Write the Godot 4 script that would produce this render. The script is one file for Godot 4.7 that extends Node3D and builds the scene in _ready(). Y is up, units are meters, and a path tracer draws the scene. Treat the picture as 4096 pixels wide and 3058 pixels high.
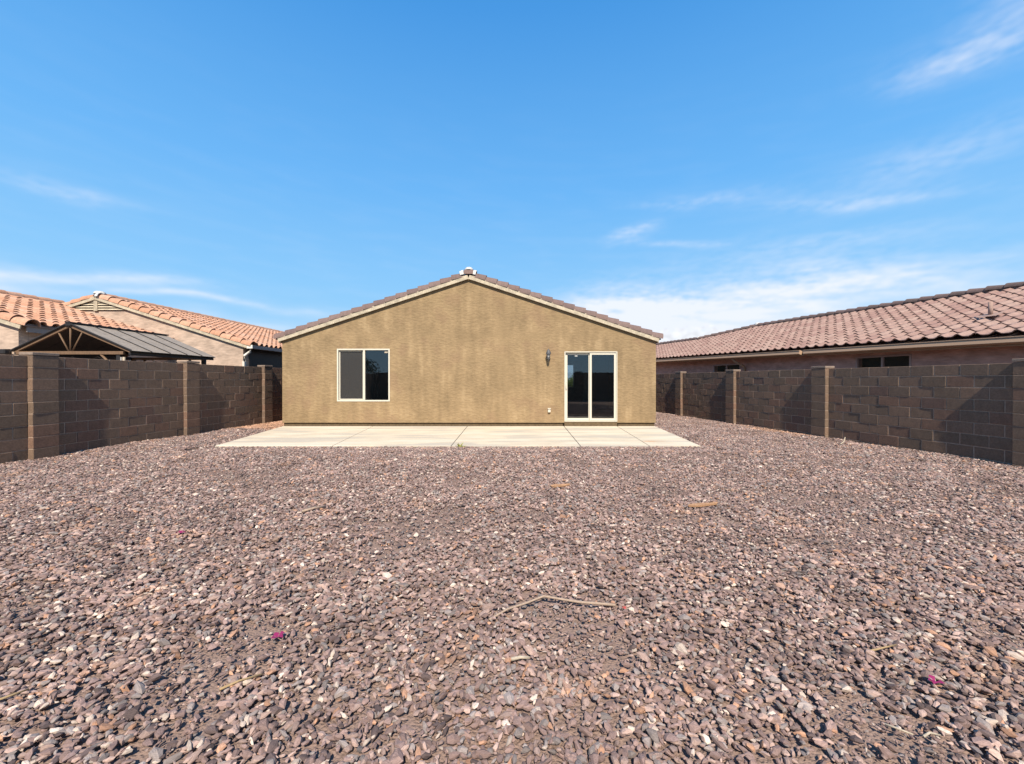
extends Node3D

# Depth in front of the camera is written d; world z = -d. Metres throughout.
var rng := RandomNumberGenerator.new()
var M := {}
var boxes := {}
var speck: ImageTexture
var grit: ImageTexture

# ---------------------------------------------------------------- helpers
func lin(r, g, b, a = 1.0) -> Color:
	var c := Color(r, g, b).linear_to_srgb()
	c.a = a
	return c

func noise(freq: float, sd: int, octaves := 4, kind := FastNoiseLite.TYPE_SIMPLEX_SMOOTH) -> FastNoiseLite:
	var n := FastNoiseLite.new()
	n.noise_type = kind
	n.frequency = freq
	n.seed = sd
	n.fractal_octaves = octaves
	return n

func noise_bytes(w: int, h: int, freq: float, sd: int, octaves := 4, stretch_x := 1, stretch_y := 1, kind := FastNoiseLite.TYPE_SIMPLEX_SMOOTH) -> PackedByteArray:
	var im := noise(freq, sd, octaves, kind).get_seamless_image(w / stretch_x, h / stretch_y)
	if stretch_x > 1 or stretch_y > 1:
		im.resize(w, h, Image.INTERPOLATE_CUBIC)
	im.convert(Image.FORMAT_L8)
	return im.get_data()

func grey_texture(w: int, h: int, layers: Array, low: float, high: float) -> ImageTexture:
	# layers: [bytes, weight]; result scaled to low..high
	var out := PackedByteArray()
	out.resize(w * h)
	for i in w * h:
		var v := 0.0
		for l in layers:
			v += float(l[0][i]) / 255.0 * l[1]
		out[i] = int(clampf(lerpf(low, high, v), 0.0, 1.0) * 255.0)
	return ImageTexture.create_from_image(Image.create_from_data(w, h, false, Image.FORMAT_L8, out))

func mat(called: String, c: Color, rough := 0.85, tex: Texture2D = null, scale := 1.0, bump: Texture2D = null, depth := 0.3, world := true) -> StandardMaterial3D:
	var m := StandardMaterial3D.new()
	m.resource_name = called
	m.albedo_color = c
	m.roughness = rough
	m.metallic_specular = 0.4
	if tex or bump:
		m.uv1_triplanar = true
		m.uv1_world_triplanar = world
		m.uv1_scale = Vector3.ONE * scale
	if tex:
		m.albedo_texture = tex
	if bump:
		m.heightmap_enabled = true
		m.heightmap_texture = bump
		m.heightmap_scale = depth
	M[called] = m
	return m

func face(st: SurfaceTool, pts: Array, outward: Vector3, uvs = null) -> void:
	var n: Vector3 = (pts[2] - pts[0]).cross(pts[1] - pts[0])
	var p := pts
	var u = uvs
	if n.dot(outward) < 0.0:
		p = pts.duplicate()
		p.reverse()
		if u != null:
			u = uvs.duplicate()
			u.reverse()
	for k in range(1, p.size() - 1):
		for j in [0, k, k + 1]:
			if u != null:
				st.set_uv(u[j])
			st.add_vertex(p[j])

func begin(smooth := false) -> SurfaceTool:
	var st := SurfaceTool.new()
	st.begin(Mesh.PRIMITIVE_TRIANGLES)
	st.set_smooth_group(0 if smooth else -1)
	return st

func finish(st: SurfaceTool) -> ArrayMesh:
	st.generate_normals()
	return st.commit()

func add_box(st: SurfaceTool, size: Vector3, bevel: float, xf := Transform3D()) -> void:
	var h := size / 2.0
	var b := minf(bevel, minf(h.x, minf(h.y, h.z)) * 0.45)
	var c := xf.origin
	for axis in 3:
		for s in [-1.0, 1.0]:
			var u := (axis + 1) % 3
			var v := (axis + 2) % 3
			var pts := []
			for q in [[-1, -1], [1, -1], [1, 1], [-1, 1]]:
				var p := Vector3.ZERO
				p[axis] = s * h[axis]
				p[u] = q[0] * (h[u] - b)
				p[v] = q[1] * (h[v] - b)
				pts.append(xf * p)
			var o := Vector3.ZERO
			o[axis] = s
			face(st, pts, xf.basis * o)
	if b <= 0.0:
		return
	for axis in 3:
		var u := (axis + 1) % 3
		var v := (axis + 2) % 3
		for su in [-1.0, 1.0]:
			for sv in [-1.0, 1.0]:
				var pts := []
				for q in [[-1, 0], [1, 0], [1, 1], [-1, 1]]:
					var p := Vector3.ZERO
					p[axis] = q[0] * (h[axis] - b)
					p[u] = su * (h[u] if q[1] == 0 else h[u] - b)
					p[v] = sv * (h[v] - b if q[1] == 0 else h[v])
					pts.append(xf * p)
				var o := Vector3.ZERO
				o[u] = su
				o[v] = sv
				face(st, pts, xf.basis * o)
	for sx in [-1.0, 1.0]:
		for sy in [-1.0, 1.0]:
			for sz in [-1.0, 1.0]:
				var pts := [xf * Vector3(sx * h.x, sy * (h.y - b), sz * (h.z - b)), xf * Vector3(sx * (h.x - b), sy * h.y, sz * (h.z - b)), xf * Vector3(sx * (h.x - b), sy * (h.y - b), sz * h.z)]
				face(st, pts, xf.basis * Vector3(sx, sy, sz))

func box_mesh(size: Vector3, bevel := 0.004) -> ArrayMesh:
	var key := "%.3f %.3f %.3f %.4f" % [size.x, size.y, size.z, bevel]
	if not boxes.has(key):
		var st := begin()
		add_box(st, size, bevel)
		boxes[key] = finish(st)
	return boxes[key]

func part(called: String, mesh: Mesh, m: Material, parent: Node3D, xf := Transform3D()) -> MeshInstance3D:
	var o := MeshInstance3D.new()
	o.name = called
	o.mesh = mesh
	o.material_override = m
	o.transform = xf
	parent.add_child(o, true)
	return o

func bx(called: String, centre: Vector3, size: Vector3, m: Material, parent: Node3D, bevel := 0.004) -> MeshInstance3D:
	return part(called, box_mesh(size, bevel), m, parent, Transform3D(Basis(), centre))

func beam_xf(a: Vector3, b: Vector3, up := Vector3.UP) -> Transform3D:
	# local x runs from a to b, y as near to up as can be
	var x := (b - a).normalized()
	var z := x.cross(up).normalized()
	var y := z.cross(x)
	return Transform3D(Basis(x, y, z), (a + b) / 2.0)

func beam(called: String, a: Vector3, b: Vector3, high: float, wide: float, m: Material, parent: Node3D, up := Vector3.UP) -> MeshInstance3D:
	return part(called, box_mesh(Vector3((b - a).length(), high, wide), 0.004), m, parent, beam_xf(a, b, up))

func holder(called: String, at: Vector3, parent: Node3D = self) -> Node3D:
	var o := Node3D.new()
	o.name = called
	o.position = at
	parent.add_child(o, true)
	return o

func tag(o: Node, label: String, category: String, group := "", kind := "") -> void:
	o.set_meta("label", label)
	o.set_meta("category", category)
	if group:
		o.set_meta("group", group)
	if kind:
		o.set_meta("kind", kind)

func structure(o: Node) -> void:
	o.set_meta("kind", "structure")

func add_tube(st: SurfaceTool, pts: Array, radii: Array, sides := 6) -> void:
	var rings := []
	for i in pts.size():
		var t: Vector3 = (pts[mini(i + 1, pts.size() - 1)] - pts[maxi(i - 1, 0)]).normalized()
		var a := t.cross(Vector3.UP if absf(t.y) < 0.9 else Vector3.RIGHT).normalized()
		var b := t.cross(a)
		var ring := []
		for k in sides:
			var w := TAU * k / sides
			ring.append(pts[i] + (a * cos(w) + b * sin(w)) * radii[i])
		rings.append(ring)
	for i in pts.size() - 1:
		for k in sides:
			var q := [rings[i][k], rings[i][(k + 1) % sides], rings[i + 1][(k + 1) % sides], rings[i + 1][k]]
			face(st, q, (q[0] + q[2]) / 2.0 - (pts[i] + pts[i + 1]) / 2.0)
	face(st, rings[0], pts[0] - pts[1])
	face(st, rings[-1], pts[-1] - pts[-2])

func tube(called: String, pts: Array, radii: Array, m: Material, parent: Node3D, sides := 6) -> MeshInstance3D:
	var st := begin(true)
	add_tube(st, pts, radii, sides)
	return part(called, finish(st), m, parent)

func lathe(profile: Array, sides := 16) -> ArrayMesh:
	# profile: [radius, y]
	var st := begin(true)
	for i in profile.size() - 1:
		for k in sides:
			var a := TAU * k / sides
			var b := TAU * (k + 1) / sides
			var p = profile[i]
			var q = profile[i + 1]
			var pts := [Vector3(cos(a) * p[0], p[1], sin(a) * p[0]), Vector3(cos(b) * p[0], p[1], sin(b) * p[0]), Vector3(cos(b) * q[0], q[1], sin(b) * q[0]), Vector3(cos(a) * q[0], q[1], sin(a) * q[0])]
			var mid: Vector3 = Vector3(cos((a + b) / 2), 0.0, sin((a + b) / 2)) * (p[0] + q[0]) / 2.0
			face(st, pts, mid + Vector3(0, 0.0001, 0))
	return finish(st)

# ground height of the yard at x, depth d
var relief := FastNoiseLite.new()
func ground_y(x: float, d: float) -> float:
	var y := 0.02 - 0.006 * clampf(d, -3.0, 18.0)
	y += relief.get_noise_2d(x * 10.0, d * 10.0) * 0.022
	# the gravel lies lower along the slab so that its edge shows
	var out := maxf(maxf(-6.6 - x, x - 4.2), maxf(8.82 - d, d - 12.4))
	if out < 0.5:
		y = lerpf(-0.088, y, smoothstep(-0.2, 0.5, out))
	return y

func on_ground(x: float, d: float, up := 0.0) -> Vector3:
	return Vector3(x, ground_y(x, d) + up, -d)

# ---------------------------------------------------------------- camera, sky, sun
func make_sky() -> ImageTexture:
	var w := 2048
	var h := 1024
	var im := Image.create(w, h, false, Image.FORMAT_RGBF)
	im.fill(Color(0.18, 0.14, 0.115))
	var streak := noise(0.035, 11, 5)
	var puff := noise(0.11, 5, 5)
	var warp := noise(0.02, 23, 3)
	var fibre := noise(0.05, 29, 4)
	# clouds: azimuth, elevation, half width, half height (degrees), tilt (elevation per azimuth degree), strength
	var bands := [
		[26.0, 6.5, 19.0, 5.6, 0.0, 1.15], [14.0, 8.2, 12.0, 3.2, 0.0, 0.9], [40.0, 9.5, 14.0, 2.4, -0.05, 0.6],
		[-46.0, 10.2, 12.0, 0.8, 0.0, 0.55], [-38.0, 8.7, 14.0, 0.55, 0.0, 0.5], [-56.0, 8.6, 11.0, 2.2, 0.0, 0.5], [-33.0, 6.3, 14.0, 0.9, -0.02, 0.35],
		[-47.0, 16.9, 5.5, 0.6, -0.05, 0.24], [-20.0, 8.5, 14.0, 1.4, 0.0, 0.16], [-5.0, 11.0, 10.0, 0.8, 0.0, 0.08],
		[16.5, 18.7, 3.4, 0.8, 0.24, 0.42], [22.0, 17.2, 9.0, 0.45, -0.08, 0.22], [25.0, 21.8, 9.0, 0.9, -0.06, 0.22], [40.0, 18.2, 10.0, 1.0, -0.16, 0.3],
		[46.0, 20.5, 10.0, 1.8, 0.0, 0.2], [47.0, 27.6, 6.0, 1.5, -0.2, 0.34], [56.0, 30.0, 9.0, 3.0, 0.1, 0.4], [36.0, 14.5, 12.0, 1.0, -0.06, 0.16],
		[95.0, 15.0, 26.0, 5.0, 0.0, 0.5], [-100.0, 13.0, 26.0, 4.0, 0.0, 0.5], [150.0, 20.0, 30.0, 5.0, 0.0, 0.45], [-150.0, 11.0, 30.0, 5.0, 0.0, 0.5], [75.0, 8.0, 22.0, 4.0, 0.0, 0.7], [-80.0, 8.0, 20.0, 3.0, 0.0, 0.5],
	]
	var stops := [0.0, 4.0, 12.0, 24.0, 42.0, 65.0, 90.0]
	var cols := [Vector3(0.34, 0.57, 0.76), Vector3(0.29, 0.535, 0.765), Vector3(0.215, 0.475, 0.77), Vector3(0.125, 0.375, 0.735), Vector3(0.054, 0.252, 0.61), Vector3(0.036, 0.17, 0.46), Vector3(0.03, 0.14, 0.4)]
	var white := Vector3(0.56, 0.59, 0.655)
	for k in cols.size():
		cols[k] *= 0.8
	for j in h / 2:
		var el := 90.0 - (j + 0.5) * 180.0 / h
		var s := 0
		while s < stops.size() - 2 and el > stops[s + 1]:
			s += 1
		var f: float = (el - stops[s]) / (stops[s + 1] - stops[s])
		var base: Vector3 = cols[s].lerp(cols[s + 1], f)
		var near := []
		for b in bands:
			if absf(el - b[1]) < b[3] * 2.6 + absf(b[4]) * b[2] * 1.6:
				near.append(b)
		for i in w:
			var c := base
			var az := (i + 0.5) * 360.0 / w
			if az > 180.0:
				az -= 360.0
			if near or el < 40.0:
				var wv := warp.get_noise_2d(az * 2.0, el * 4.0)
				var cover := 0.0
				for b in near:
					var dx: float = (az - b[0]) / b[2]
					if absf(dx) > 1.5:
						continue
					var dy: float = (el + wv * 1.6 - b[1] - b[4] * (az - b[0])) / b[3]
					cover += b[5] * exp(-dx * dx * 1.7 - dy * dy * 1.3)
				if el < 40.0:
					var n := streak.get_noise_2d(az * 2.6 + wv * 10.0, el * 17.0 + az * 1.2)
					if absf(az) > 150.0:
						# meet the other end of the turn without a seam
						var other := az - 360.0 * signf(az)
						n = lerpf(n, streak.get_noise_2d(other * 2.6 + wv * 10.0, el * 17.0 + other * 1.2), (absf(az) - 150.0) / 60.0)
					var thin := 0.05 * clampf(n + 0.15, 0.0, 1.0) * smoothstep(40.0, 12.0, el)
					var fine := fibre.get_noise_2d(az * 9.0 + el * 6.0, el * 34.0 - az * 3.0)
					cover = cover * clampf(0.85 + 0.6 * n + 0.75 * fine * smoothstep(6.0, 14.0, el), 0.08, 1.4) + thin
					cover += 0.1 * smoothstep(7.0, 0.0, el)
				# heaped cloud low on the right
				var px := (az - 23.0) / 7.5
				var py := (el - 4.6) / 2.7
				if absf(px) < 1.3 and absf(py) < 1.5:
					var pn := puff.get_noise_2d(az * 7.0, el * 9.0)
					var heap := smoothstep(0.06, 0.34, 1.0 - px * px - (py * py if py > 0.0 else py * py * 0.4) + pn * 0.9 - 0.25)
					var tone := 0.90 + 0.28 * puff.get_noise_2d(az * 6.0 + 40.0, el * 8.0 + 3.0)
					c = c.lerp(white, clampf(cover, 0.0, 0.97))
					c = c.lerp(Vector3(0.63, 0.645, 0.68) * tone, heap * 0.75)
					im.set_pixel(i, j, Color(c.x, c.y, c.z))
					continue
				c = c.lerp(white, clampf(cover, 0.0, 0.97))
			im.set_pixel(i, j, Color(c.x, c.y, c.z))
	return ImageTexture.create_from_image(im)

func make_camera_and_light() -> void:
	var cam := Camera3D.new()
	cam.name = "camera"
	cam.fov = 85.42
	cam.near = 0.05
	cam.far = 1000.0
	cam.position = Vector3(0, 1.35, 0)
	cam.rotation_degrees = Vector3(-0.26, 0, 0)
	add_child(cam)
	cam.current = true
	var env := Environment.new()
	env.background_mode = Environment.BG_SKY
	var sky := Sky.new()
	var pan := PanoramaSkyMaterial.new()
	pan.panorama = make_sky()
	sky.sky_material = pan
	env.sky = sky
	env.tonemap_mode = Environment.TONE_MAPPER_LINEAR
	env.tonemap_exposure = 1.6
	env.sdfgi_enabled = true
	env.ssao_enabled = true
	env.ssil_enabled = true
	var we := WorldEnvironment.new()
	we.name = "world_environment"
	we.environment = env
	add_child(we)
	var sun := DirectionalLight3D.new()
	sun.name = "sun"
	sun.light_color = Color(1.0, 0.955, 0.885)
	sun.light_energy = 1.6
	sun.light_angular_distance = 0.53
	sun.shadow_enabled = true
	add_child(sun)
	# high behind the camera, travelling away from it and a little to the left
	sun.look_at_from_position(Vector3.ZERO, Vector3(-0.045, -1.07, -1.0), Vector3.UP)

# ---------------------------------------------------------------- materials
func make_materials() -> void:
	var fine := noise_bytes(512, 512, 0.09, 1, 3)
	var mid := noise_bytes(512, 512, 0.02, 2, 4)
	var big := noise_bytes(512, 512, 0.006, 3, 3)
	speck = grey_texture(512, 512, [[fine, 0.45], [mid, 0.35], [big, 0.2]], 0.55, 1.0)
	grit = grey_texture(512, 512, [[fine, 0.8], [mid, 0.2]], 0.0, 1.0)
	var lace := noise_bytes(1024, 1024, 0.05, 7, 4, 3, 1)
	var lace2 := noise_bytes(1024, 1024, 0.012, 9, 4, 2, 1)
	var lacey := grey_texture(1024, 1024, [[lace, 0.75], [lace2, 0.25]], 0.0, 1.0)
	var lace_tone := grey_texture(1024, 1024, [[lace, 0.4], [lace2, 0.6]], 0.68, 1.05)
	M.lacey = lacey
	# block wall
	var tones := [[0.185, 0.138, 0.112], [0.172, 0.132, 0.11], [0.205, 0.15, 0.122], [0.192, 0.13, 0.106], [0.165, 0.128, 0.105]]
	for i in tones.size():
		mat("block%d" % i, lin(tones[i][0] * 1.62, tones[i][1] * 1.43, tones[i][2] * 1.22), 0.95, speck, 2.3, grit, 0.35)
	mat("block_red", lin(0.25, 0.155, 0.118), 0.95, speck, 2.3, grit, 0.35)
	mat("mortar", lin(0.6, 0.45, 0.35), 0.95, speck, 3.0, grit, 0.4)
	mat("cap", lin(0.4, 0.3, 0.235), 0.95, speck, 2.0, grit, 0.3)
	# houses
	mat("cream", lin(0.74, 0.63, 0.46), 0.7, speck, 0.5)
	mat("stucco_pink", lin(0.56, 0.42, 0.325), 0.95, lace_tone, 0.22, lacey, 0.5)
	mat("stucco_mauve", lin(0.62, 0.38, 0.31), 0.95, lace_tone, 0.3, lacey, 0.8)
	mat("stucco_plain", lin(0.42, 0.3, 0.16), 0.95, lace_tone, 0.35, lacey, 0.8)
	mat("plinth", lin(0.215, 0.15, 0.085), 0.95, speck, 1.2, grit, 0.3)
	mat("interior", lin(0.26, 0.235, 0.22), 0.9)
	mat("carpet", lin(0.1, 0.085, 0.075), 1.0, speck, 6.0)
	mat("dark_trim", lin(0.16, 0.125, 0.115), 0.6)
	mat("gutter_tan", lin(0.36, 0.235, 0.155), 0.8)
	mat("gutter_white", lin(0.66, 0.62, 0.54), 0.5)
	mat("gutter_grey", lin(0.2, 0.175, 0.165), 0.5)
	mat("mortar_white", lin(0.8, 0.79, 0.76), 0.9, speck, 4.0)
	mat("vinyl", lin(0.56, 0.52, 0.43), 0.45)
	mat("frame_mauve", lin(0.34, 0.25, 0.225), 0.5)
	var terra := [[0.74, 0.4, 0.255], [0.78, 0.44, 0.285], [0.7, 0.365, 0.225], [0.77, 0.46, 0.32]]
	for i in 4:
		mat("terra%d" % i, lin(terra[i][0], terra[i][1], terra[i][2]), 0.85, speck, 1.6, grit, 0.15)
	var mauve := [[0.45, 0.285, 0.235], [0.49, 0.32, 0.265], [0.41, 0.25, 0.21], [0.51, 0.345, 0.285]]
	for i in 4:
		mat("mauve%d" % i, lin(mauve[i][0], mauve[i][1], mauve[i][2]), 0.9, speck, 1.4, grit, 0.2)
	var umber := [[0.25, 0.168, 0.148], [0.285, 0.195, 0.172], [0.225, 0.15, 0.135], [0.265, 0.172, 0.148]]
	for i in 4:
		mat("umber%d" % i, lin(umber[i][0], umber[i][1], umber[i][2]), 0.8, speck, 1.8, grit, 0.15)
	mat("mauve_ridge", lin(0.2, 0.14, 0.125), 0.9, speck, 1.4, grit, 0.2)
	# gazebo
	mat("bronze", lin(0.27, 0.16, 0.09), 0.6, speck, 3.0)
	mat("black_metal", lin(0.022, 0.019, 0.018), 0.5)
	mat("grey_metal", lin(0.25, 0.235, 0.225), 0.4)
	mat("roof_sheet", lin(0.46, 0.38, 0.3), 0.7, speck, 0.8)
	mat("bulb", lin(0.7, 0.68, 0.62), 0.2)
	# small things
	mat("twig", lin(0.56, 0.42, 0.32), 0.9, speck, 8.0)
	mat("straw", lin(0.55, 0.39, 0.21), 0.85, speck, 8.0)
	mat("bleached", lin(0.68, 0.58, 0.45), 0.85, speck, 8.0)
	mat("bark", lin(0.7, 0.4, 0.22), 0.9, speck, 8.0, grit, 0.3)
	mat("magenta", lin(0.22, 0.016, 0.085), 0.7)
	mat("red_scrap", lin(0.45, 0.06, 0.05), 0.6)
	mat("leaf", lin(0.075, 0.12, 0.03), 0.6)
	M.leaf.backlight_enabled = true
	M.leaf.backlight = lin(0.08, 0.12, 0.03)
	mat("leaf_dark", lin(0.045, 0.07, 0.025), 0.6)
	mat("weed_leaf", lin(0.3, 0.3, 0.08), 0.7)
	mat("wood_bark", lin(0.12, 0.085, 0.06), 0.95, speck, 3.0)
	# glass
	var glass := StandardMaterial3D.new()
	glass.resource_name = "glass"
	glass.transparency = BaseMaterial3D.TRANSPARENCY_ALPHA
	glass.albedo_color = lin(0.004, 0.005, 0.006, 0.3)
	glass.roughness = 0.01
	glass.metallic_specular = 0.7
	glass.clearcoat_enabled = true
	glass.clearcoat = 1.0
	glass.clearcoat_roughness = 0.01
	M.glass = glass
	var mesh_screen := StandardMaterial3D.new()
	mesh_screen.resource_name = "insect_screen"
	mesh_screen.transparency = BaseMaterial3D.TRANSPARENCY_ALPHA
	mesh_screen.albedo_color = lin(0.035, 0.033, 0.032, 0.72)
	mesh_screen.roughness = 0.8
	M.screen = mesh_screen
	var globe := StandardMaterial3D.new()
	globe.resource_name = "lamp_glass"
	globe.transparency = BaseMaterial3D.TRANSPARENCY_ALPHA
	globe.albedo_color = lin(0.3, 0.3, 0.3, 0.25)
	globe.roughness = 0.2
	M.globe = globe
	mat("lamp_grey", lin(0.085, 0.085, 0.09), 0.5)

# ---------------------------------------------------------------- ground and gravel
func make_ground() -> void:
	relief.frequency = 0.05
	relief.fractal_octaves = 3
	relief.seed = 4
	var xs := [-300.0, -120.0, -50.0, -25.0, -12.0]
	var ds := [-300.0, -120.0, -50.0, -20.0, -8.0]
	for i in 75:
		xs.append(-9.0 + i * 0.26)
	for i in 90:
		ds.append(-3.0 + i * 0.24)
	xs.append_array([12.0, 25.0, 50.0, 120.0, 300.0])
	ds.append_array([21.0, 30.0, 50.0, 120.0, 300.0])
	var st := begin(true)
	for j in ds.size():
		for i in xs.size():
			st.set_uv(Vector2(xs[i], ds[j]))
			var y := ground_y(xs[i], ds[j]) - 0.012
			if xs[i] > -7.4 and xs[i] < 5.0 and ds[j] > 8.2 and ds[j] < 12.5:
				y -= 0.04
			if xs[i] < -9.5 or xs[i] > 10.5:
				y = -0.08
			st.add_vertex(Vector3(xs[i], y, -ds[j]))
	var n := xs.size()
	for j in ds.size() - 1:
		for i in n - 1:
			var a := j * n + i
			for k in [a, a + n, a + 1, a + 1, a + n, a + n + 1]:
				st.add_index(k)
	st.generate_normals()
	var w := 512
	var fine := noise_bytes(w, w, 0.11, 31, 3)
	var cell := noise_bytes(w, w, 0.05, 32, 2, 1, 1, FastNoiseLite.TYPE_CELLULAR)
	var mid := noise_bytes(w, w, 0.02, 33, 4)
	var im := Image.create(w, w, false, Image.FORMAT_RGB8)
	for y in w:
		for x in w:
			var i := y * w + x
			var v := fine[i] / 255.0 * 0.5 + cell[i] / 255.0 * 0.3 + mid[i] / 255.0 * 0.2
			var c := Color(0.13, 0.09, 0.073).lerp(Color(0.32, 0.222, 0.18), v)
			im.set_pixel(x, y, c.linear_to_srgb())
	var soil := mat("soil", Color.WHITE, 1.0, ImageTexture.create_from_image(im), 1.1, grit, 1.2)
	var o := part("ground", st.commit(), soil, self)
	structure(o)

func stone_mesh(sd: int) -> ArrayMesh:
	# a chipped flat pebble of about unit half length, flat facets
	rng.seed = 900 + sd
	var v := []
	var ico := [Vector3(1, 0, 0), Vector3(-1, 0, 0), Vector3(0, 1, 0), Vector3(0, -1, 0), Vector3(0, 0, 1), Vector3(0, 0, -1)]
	var cuts := []
	for k in 9:
		cuts.append([Vector3(rng.randfn(), rng.randfn() * 0.6, rng.randfn()).normalized(), rng.randf_range(0.5, 0.86)])
	var tip := rng.randf_range(-0.35, 0.35)
	var shear := rng.randf_range(-0.3, 0.3)
	var shape := func(p: Vector3) -> Vector3:
		var q := p.normalized()
		for c in cuts:
			var over: float = q.dot(c[0]) - c[1]
			if over > 0.0:
				q -= c[0] * over
		q.z *= 1.0 + tip * q.x
		q.z += shear * q.x * 0.5
		q.y += 0.12 * sin(q.x * 3.0 + sd)
		return q
	var tris := []
	for f in [[0, 2, 4], [4, 2, 1], [1, 2, 5], [5, 2, 0], [4, 3, 0], [1, 3, 4], [5, 3, 1], [0, 3, 5]]:
		var a: Vector3 = ico[f[0]]
		var b: Vector3 = ico[f[1]]
		var c: Vector3 = ico[f[2]]
		var ab := (a + b).normalized()
		var bc := (b + c).normalized()
		var ca := (c + a).normalized()
		tris.append_array([[a, ab, ca], [ab, b, bc], [ca, bc, c], [ab, bc, ca]])
	var st := begin()
	for t in tris:
		var p := [shape.call(t[0]), shape.call(t[1]), shape.call(t[2])]
		face(st, p, p[0] + p[1] + p[2])
	return finish(st)

func right_face(d: float) -> float:
	return 8.94 - 0.135 * d

func left_face(d: float) -> float:
	return -8.72 + 0.0492 * d

func make_gravel() -> void:
	var variants := 14
	var lists := []
	var tints := []
	for k in variants:
		lists.append([])
		tints.append([])
	rng.seed = 77
	var patch := noise(0.5, 41, 3)
	var grain := noise(1.7, 42, 2)
	var bare := noise(0.55, 43, 3)
	var orange := noise(0.9, 44, 3)
	var palette := [[0.5, Vector3(0.225, 0.15, 0.125)], [0.64, Vector3(0.225, 0.185, 0.162)], [0.84, Vector3(0.33, 0.228, 0.182)], [0.875, Vector3(0.37, 0.205, 0.125)], [0.935, Vector3(0.47, 0.375, 0.295)], [1.0, Vector3(0.1, 0.07, 0.062)]]
	var d := 0.55
	while d < 19.0:
		var step := 0.05
		var reach := 1.26 * d + 1.7
		var x0 := maxf(left_face(d) + 0.0, -reach)
		var x1 := minf(right_face(d) - 0.0, reach)
		var density := 2350.0 if d < 3.2 else (1900.0 if d < 6.0 else 1500.0)
		var many := int((x1 - x0) * step * density)
		for k in many:
			var x := rng.randf_range(x0, x1)
			var dd := d + rng.randf() * step
			if dd > 8.8 and dd < 12.5:
				var t := (dd - 8.82) / 3.52
				if x > lerpf(-6.34, -6.83, t) - 0.005 and x < lerpf(4.03, 4.26, t) + 0.005:
					continue
			elif dd >= 12.3 and x > -6.84 and x < 4.28:
				continue
			var thin := bare.get_noise_2d(x, dd)
			var small := thin > 0.3 and rng.randf() < 0.75
			var a := 0.0105 + 0.019 * pow(rng.randf(), 1.5) + (rng.randf_range(0.006, 0.018) if rng.randf() < 0.06 else 0.0)
			if small:
				a *= 0.45
			a *= 1.06 if dd < 6.0 else 1.16
			var b := a * rng.randf_range(0.34, 0.76)
			var c := a * rng.randf_range(0.26, 0.5)
			var basis := Basis.from_euler(Vector3(rng.randfn() * 0.26, rng.randf() * TAU, rng.randfn() * 0.26))
			basis = basis * Basis.from_scale(Vector3(a, c, b))
			var y := ground_y(x, dd) + rng.randf_range(-0.002, 0.016) + c * 0.3
			if dd > 8.0 and dd < 8.84 and x > -6.5 and x < 4.2:
				y = minf(y, -0.066)
			var r := rng.randf() + patch.get_noise_2d(x, dd) * 0.16
			var col := Vector3.ZERO
			for e in palette:
				col = e[1]
				if r < e[0]:
					break
			if r < 0.0:
				col = palette[0][1]
			# orange soil-stained gravel beside the house and along the wall foot
			var rust := 0.0
			if x < -6.6 and dd > 11.2:
				rust = smoothstep(11.4, 12.3, dd + orange.get_noise_2d(x, dd) * 0.8)
			elif right_face(dd) - x < 0.55 and dd > 10.2 and dd < 12.9:
				rust = 0.75 if orange.get_noise_2d(x, dd) + rng.randf_range(-0.2, 0.2) > -0.1 else 0.0
			elif orange.get_noise_2d(x * 1.5 + 30.0, dd * 1.5) > 0.46:
				rust = 0.5 if rng.randf() < 0.6 else 0.0
			if rust > 0.0:
				col = col.lerp(Vector3(0.44, 0.25, 0.15), rust * rng.randf_range(0.6, 1.0))
			col *= Vector3(1.32, 1.34, 1.42) * rng.randf_range(0.66, 1.3) * (1.0 + 0.25 * grain.get_noise_2d(x, dd))
			var v := rng.randi() % variants
			lists[v].append(Transform3D(basis, Vector3(x, y, -dd)))
			tints[v].append(Color(col.x, col.y, col.z))
		d += step
	var veins := grey_texture(512, 512, [[noise_bytes(512, 512, 0.05, 61, 4, 6, 1), 0.6], [noise_bytes(512, 512, 0.12, 62, 3), 0.4]], 0.38, 1.25)
	var m := mat("stone", Color.WHITE, 0.85, veins, 0.35, null, 0.0, false)
	m.vertex_color_use_as_albedo = true
	m.albedo_color = lin(1.15, 1.15, 1.15)
	var g := holder("gravel", Vector3.ZERO)
	tag(g, "brown and grey crushed stone gravel covering the whole yard", "gravel", "", "stuff")
	for v in variants:
		var mm := MultiMesh.new()
		mm.transform_format = MultiMesh.TRANSFORM_3D
		mm.use_colors = true
		mm.mesh = stone_mesh(v)
		mm.instance_count = lists[v].size()
		for i in lists[v].size():
			mm.set_instance_transform(i, lists[v][i])
			mm.set_instance_color(i, tints[v][i])
		var mi := MultiMeshInstance3D.new()
		mi.name = "stones"
		mi.multimesh = mm
		mi.material_override = m
		mi.set_meta("kind", "stuff")
		g.add_child(mi, true)

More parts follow.
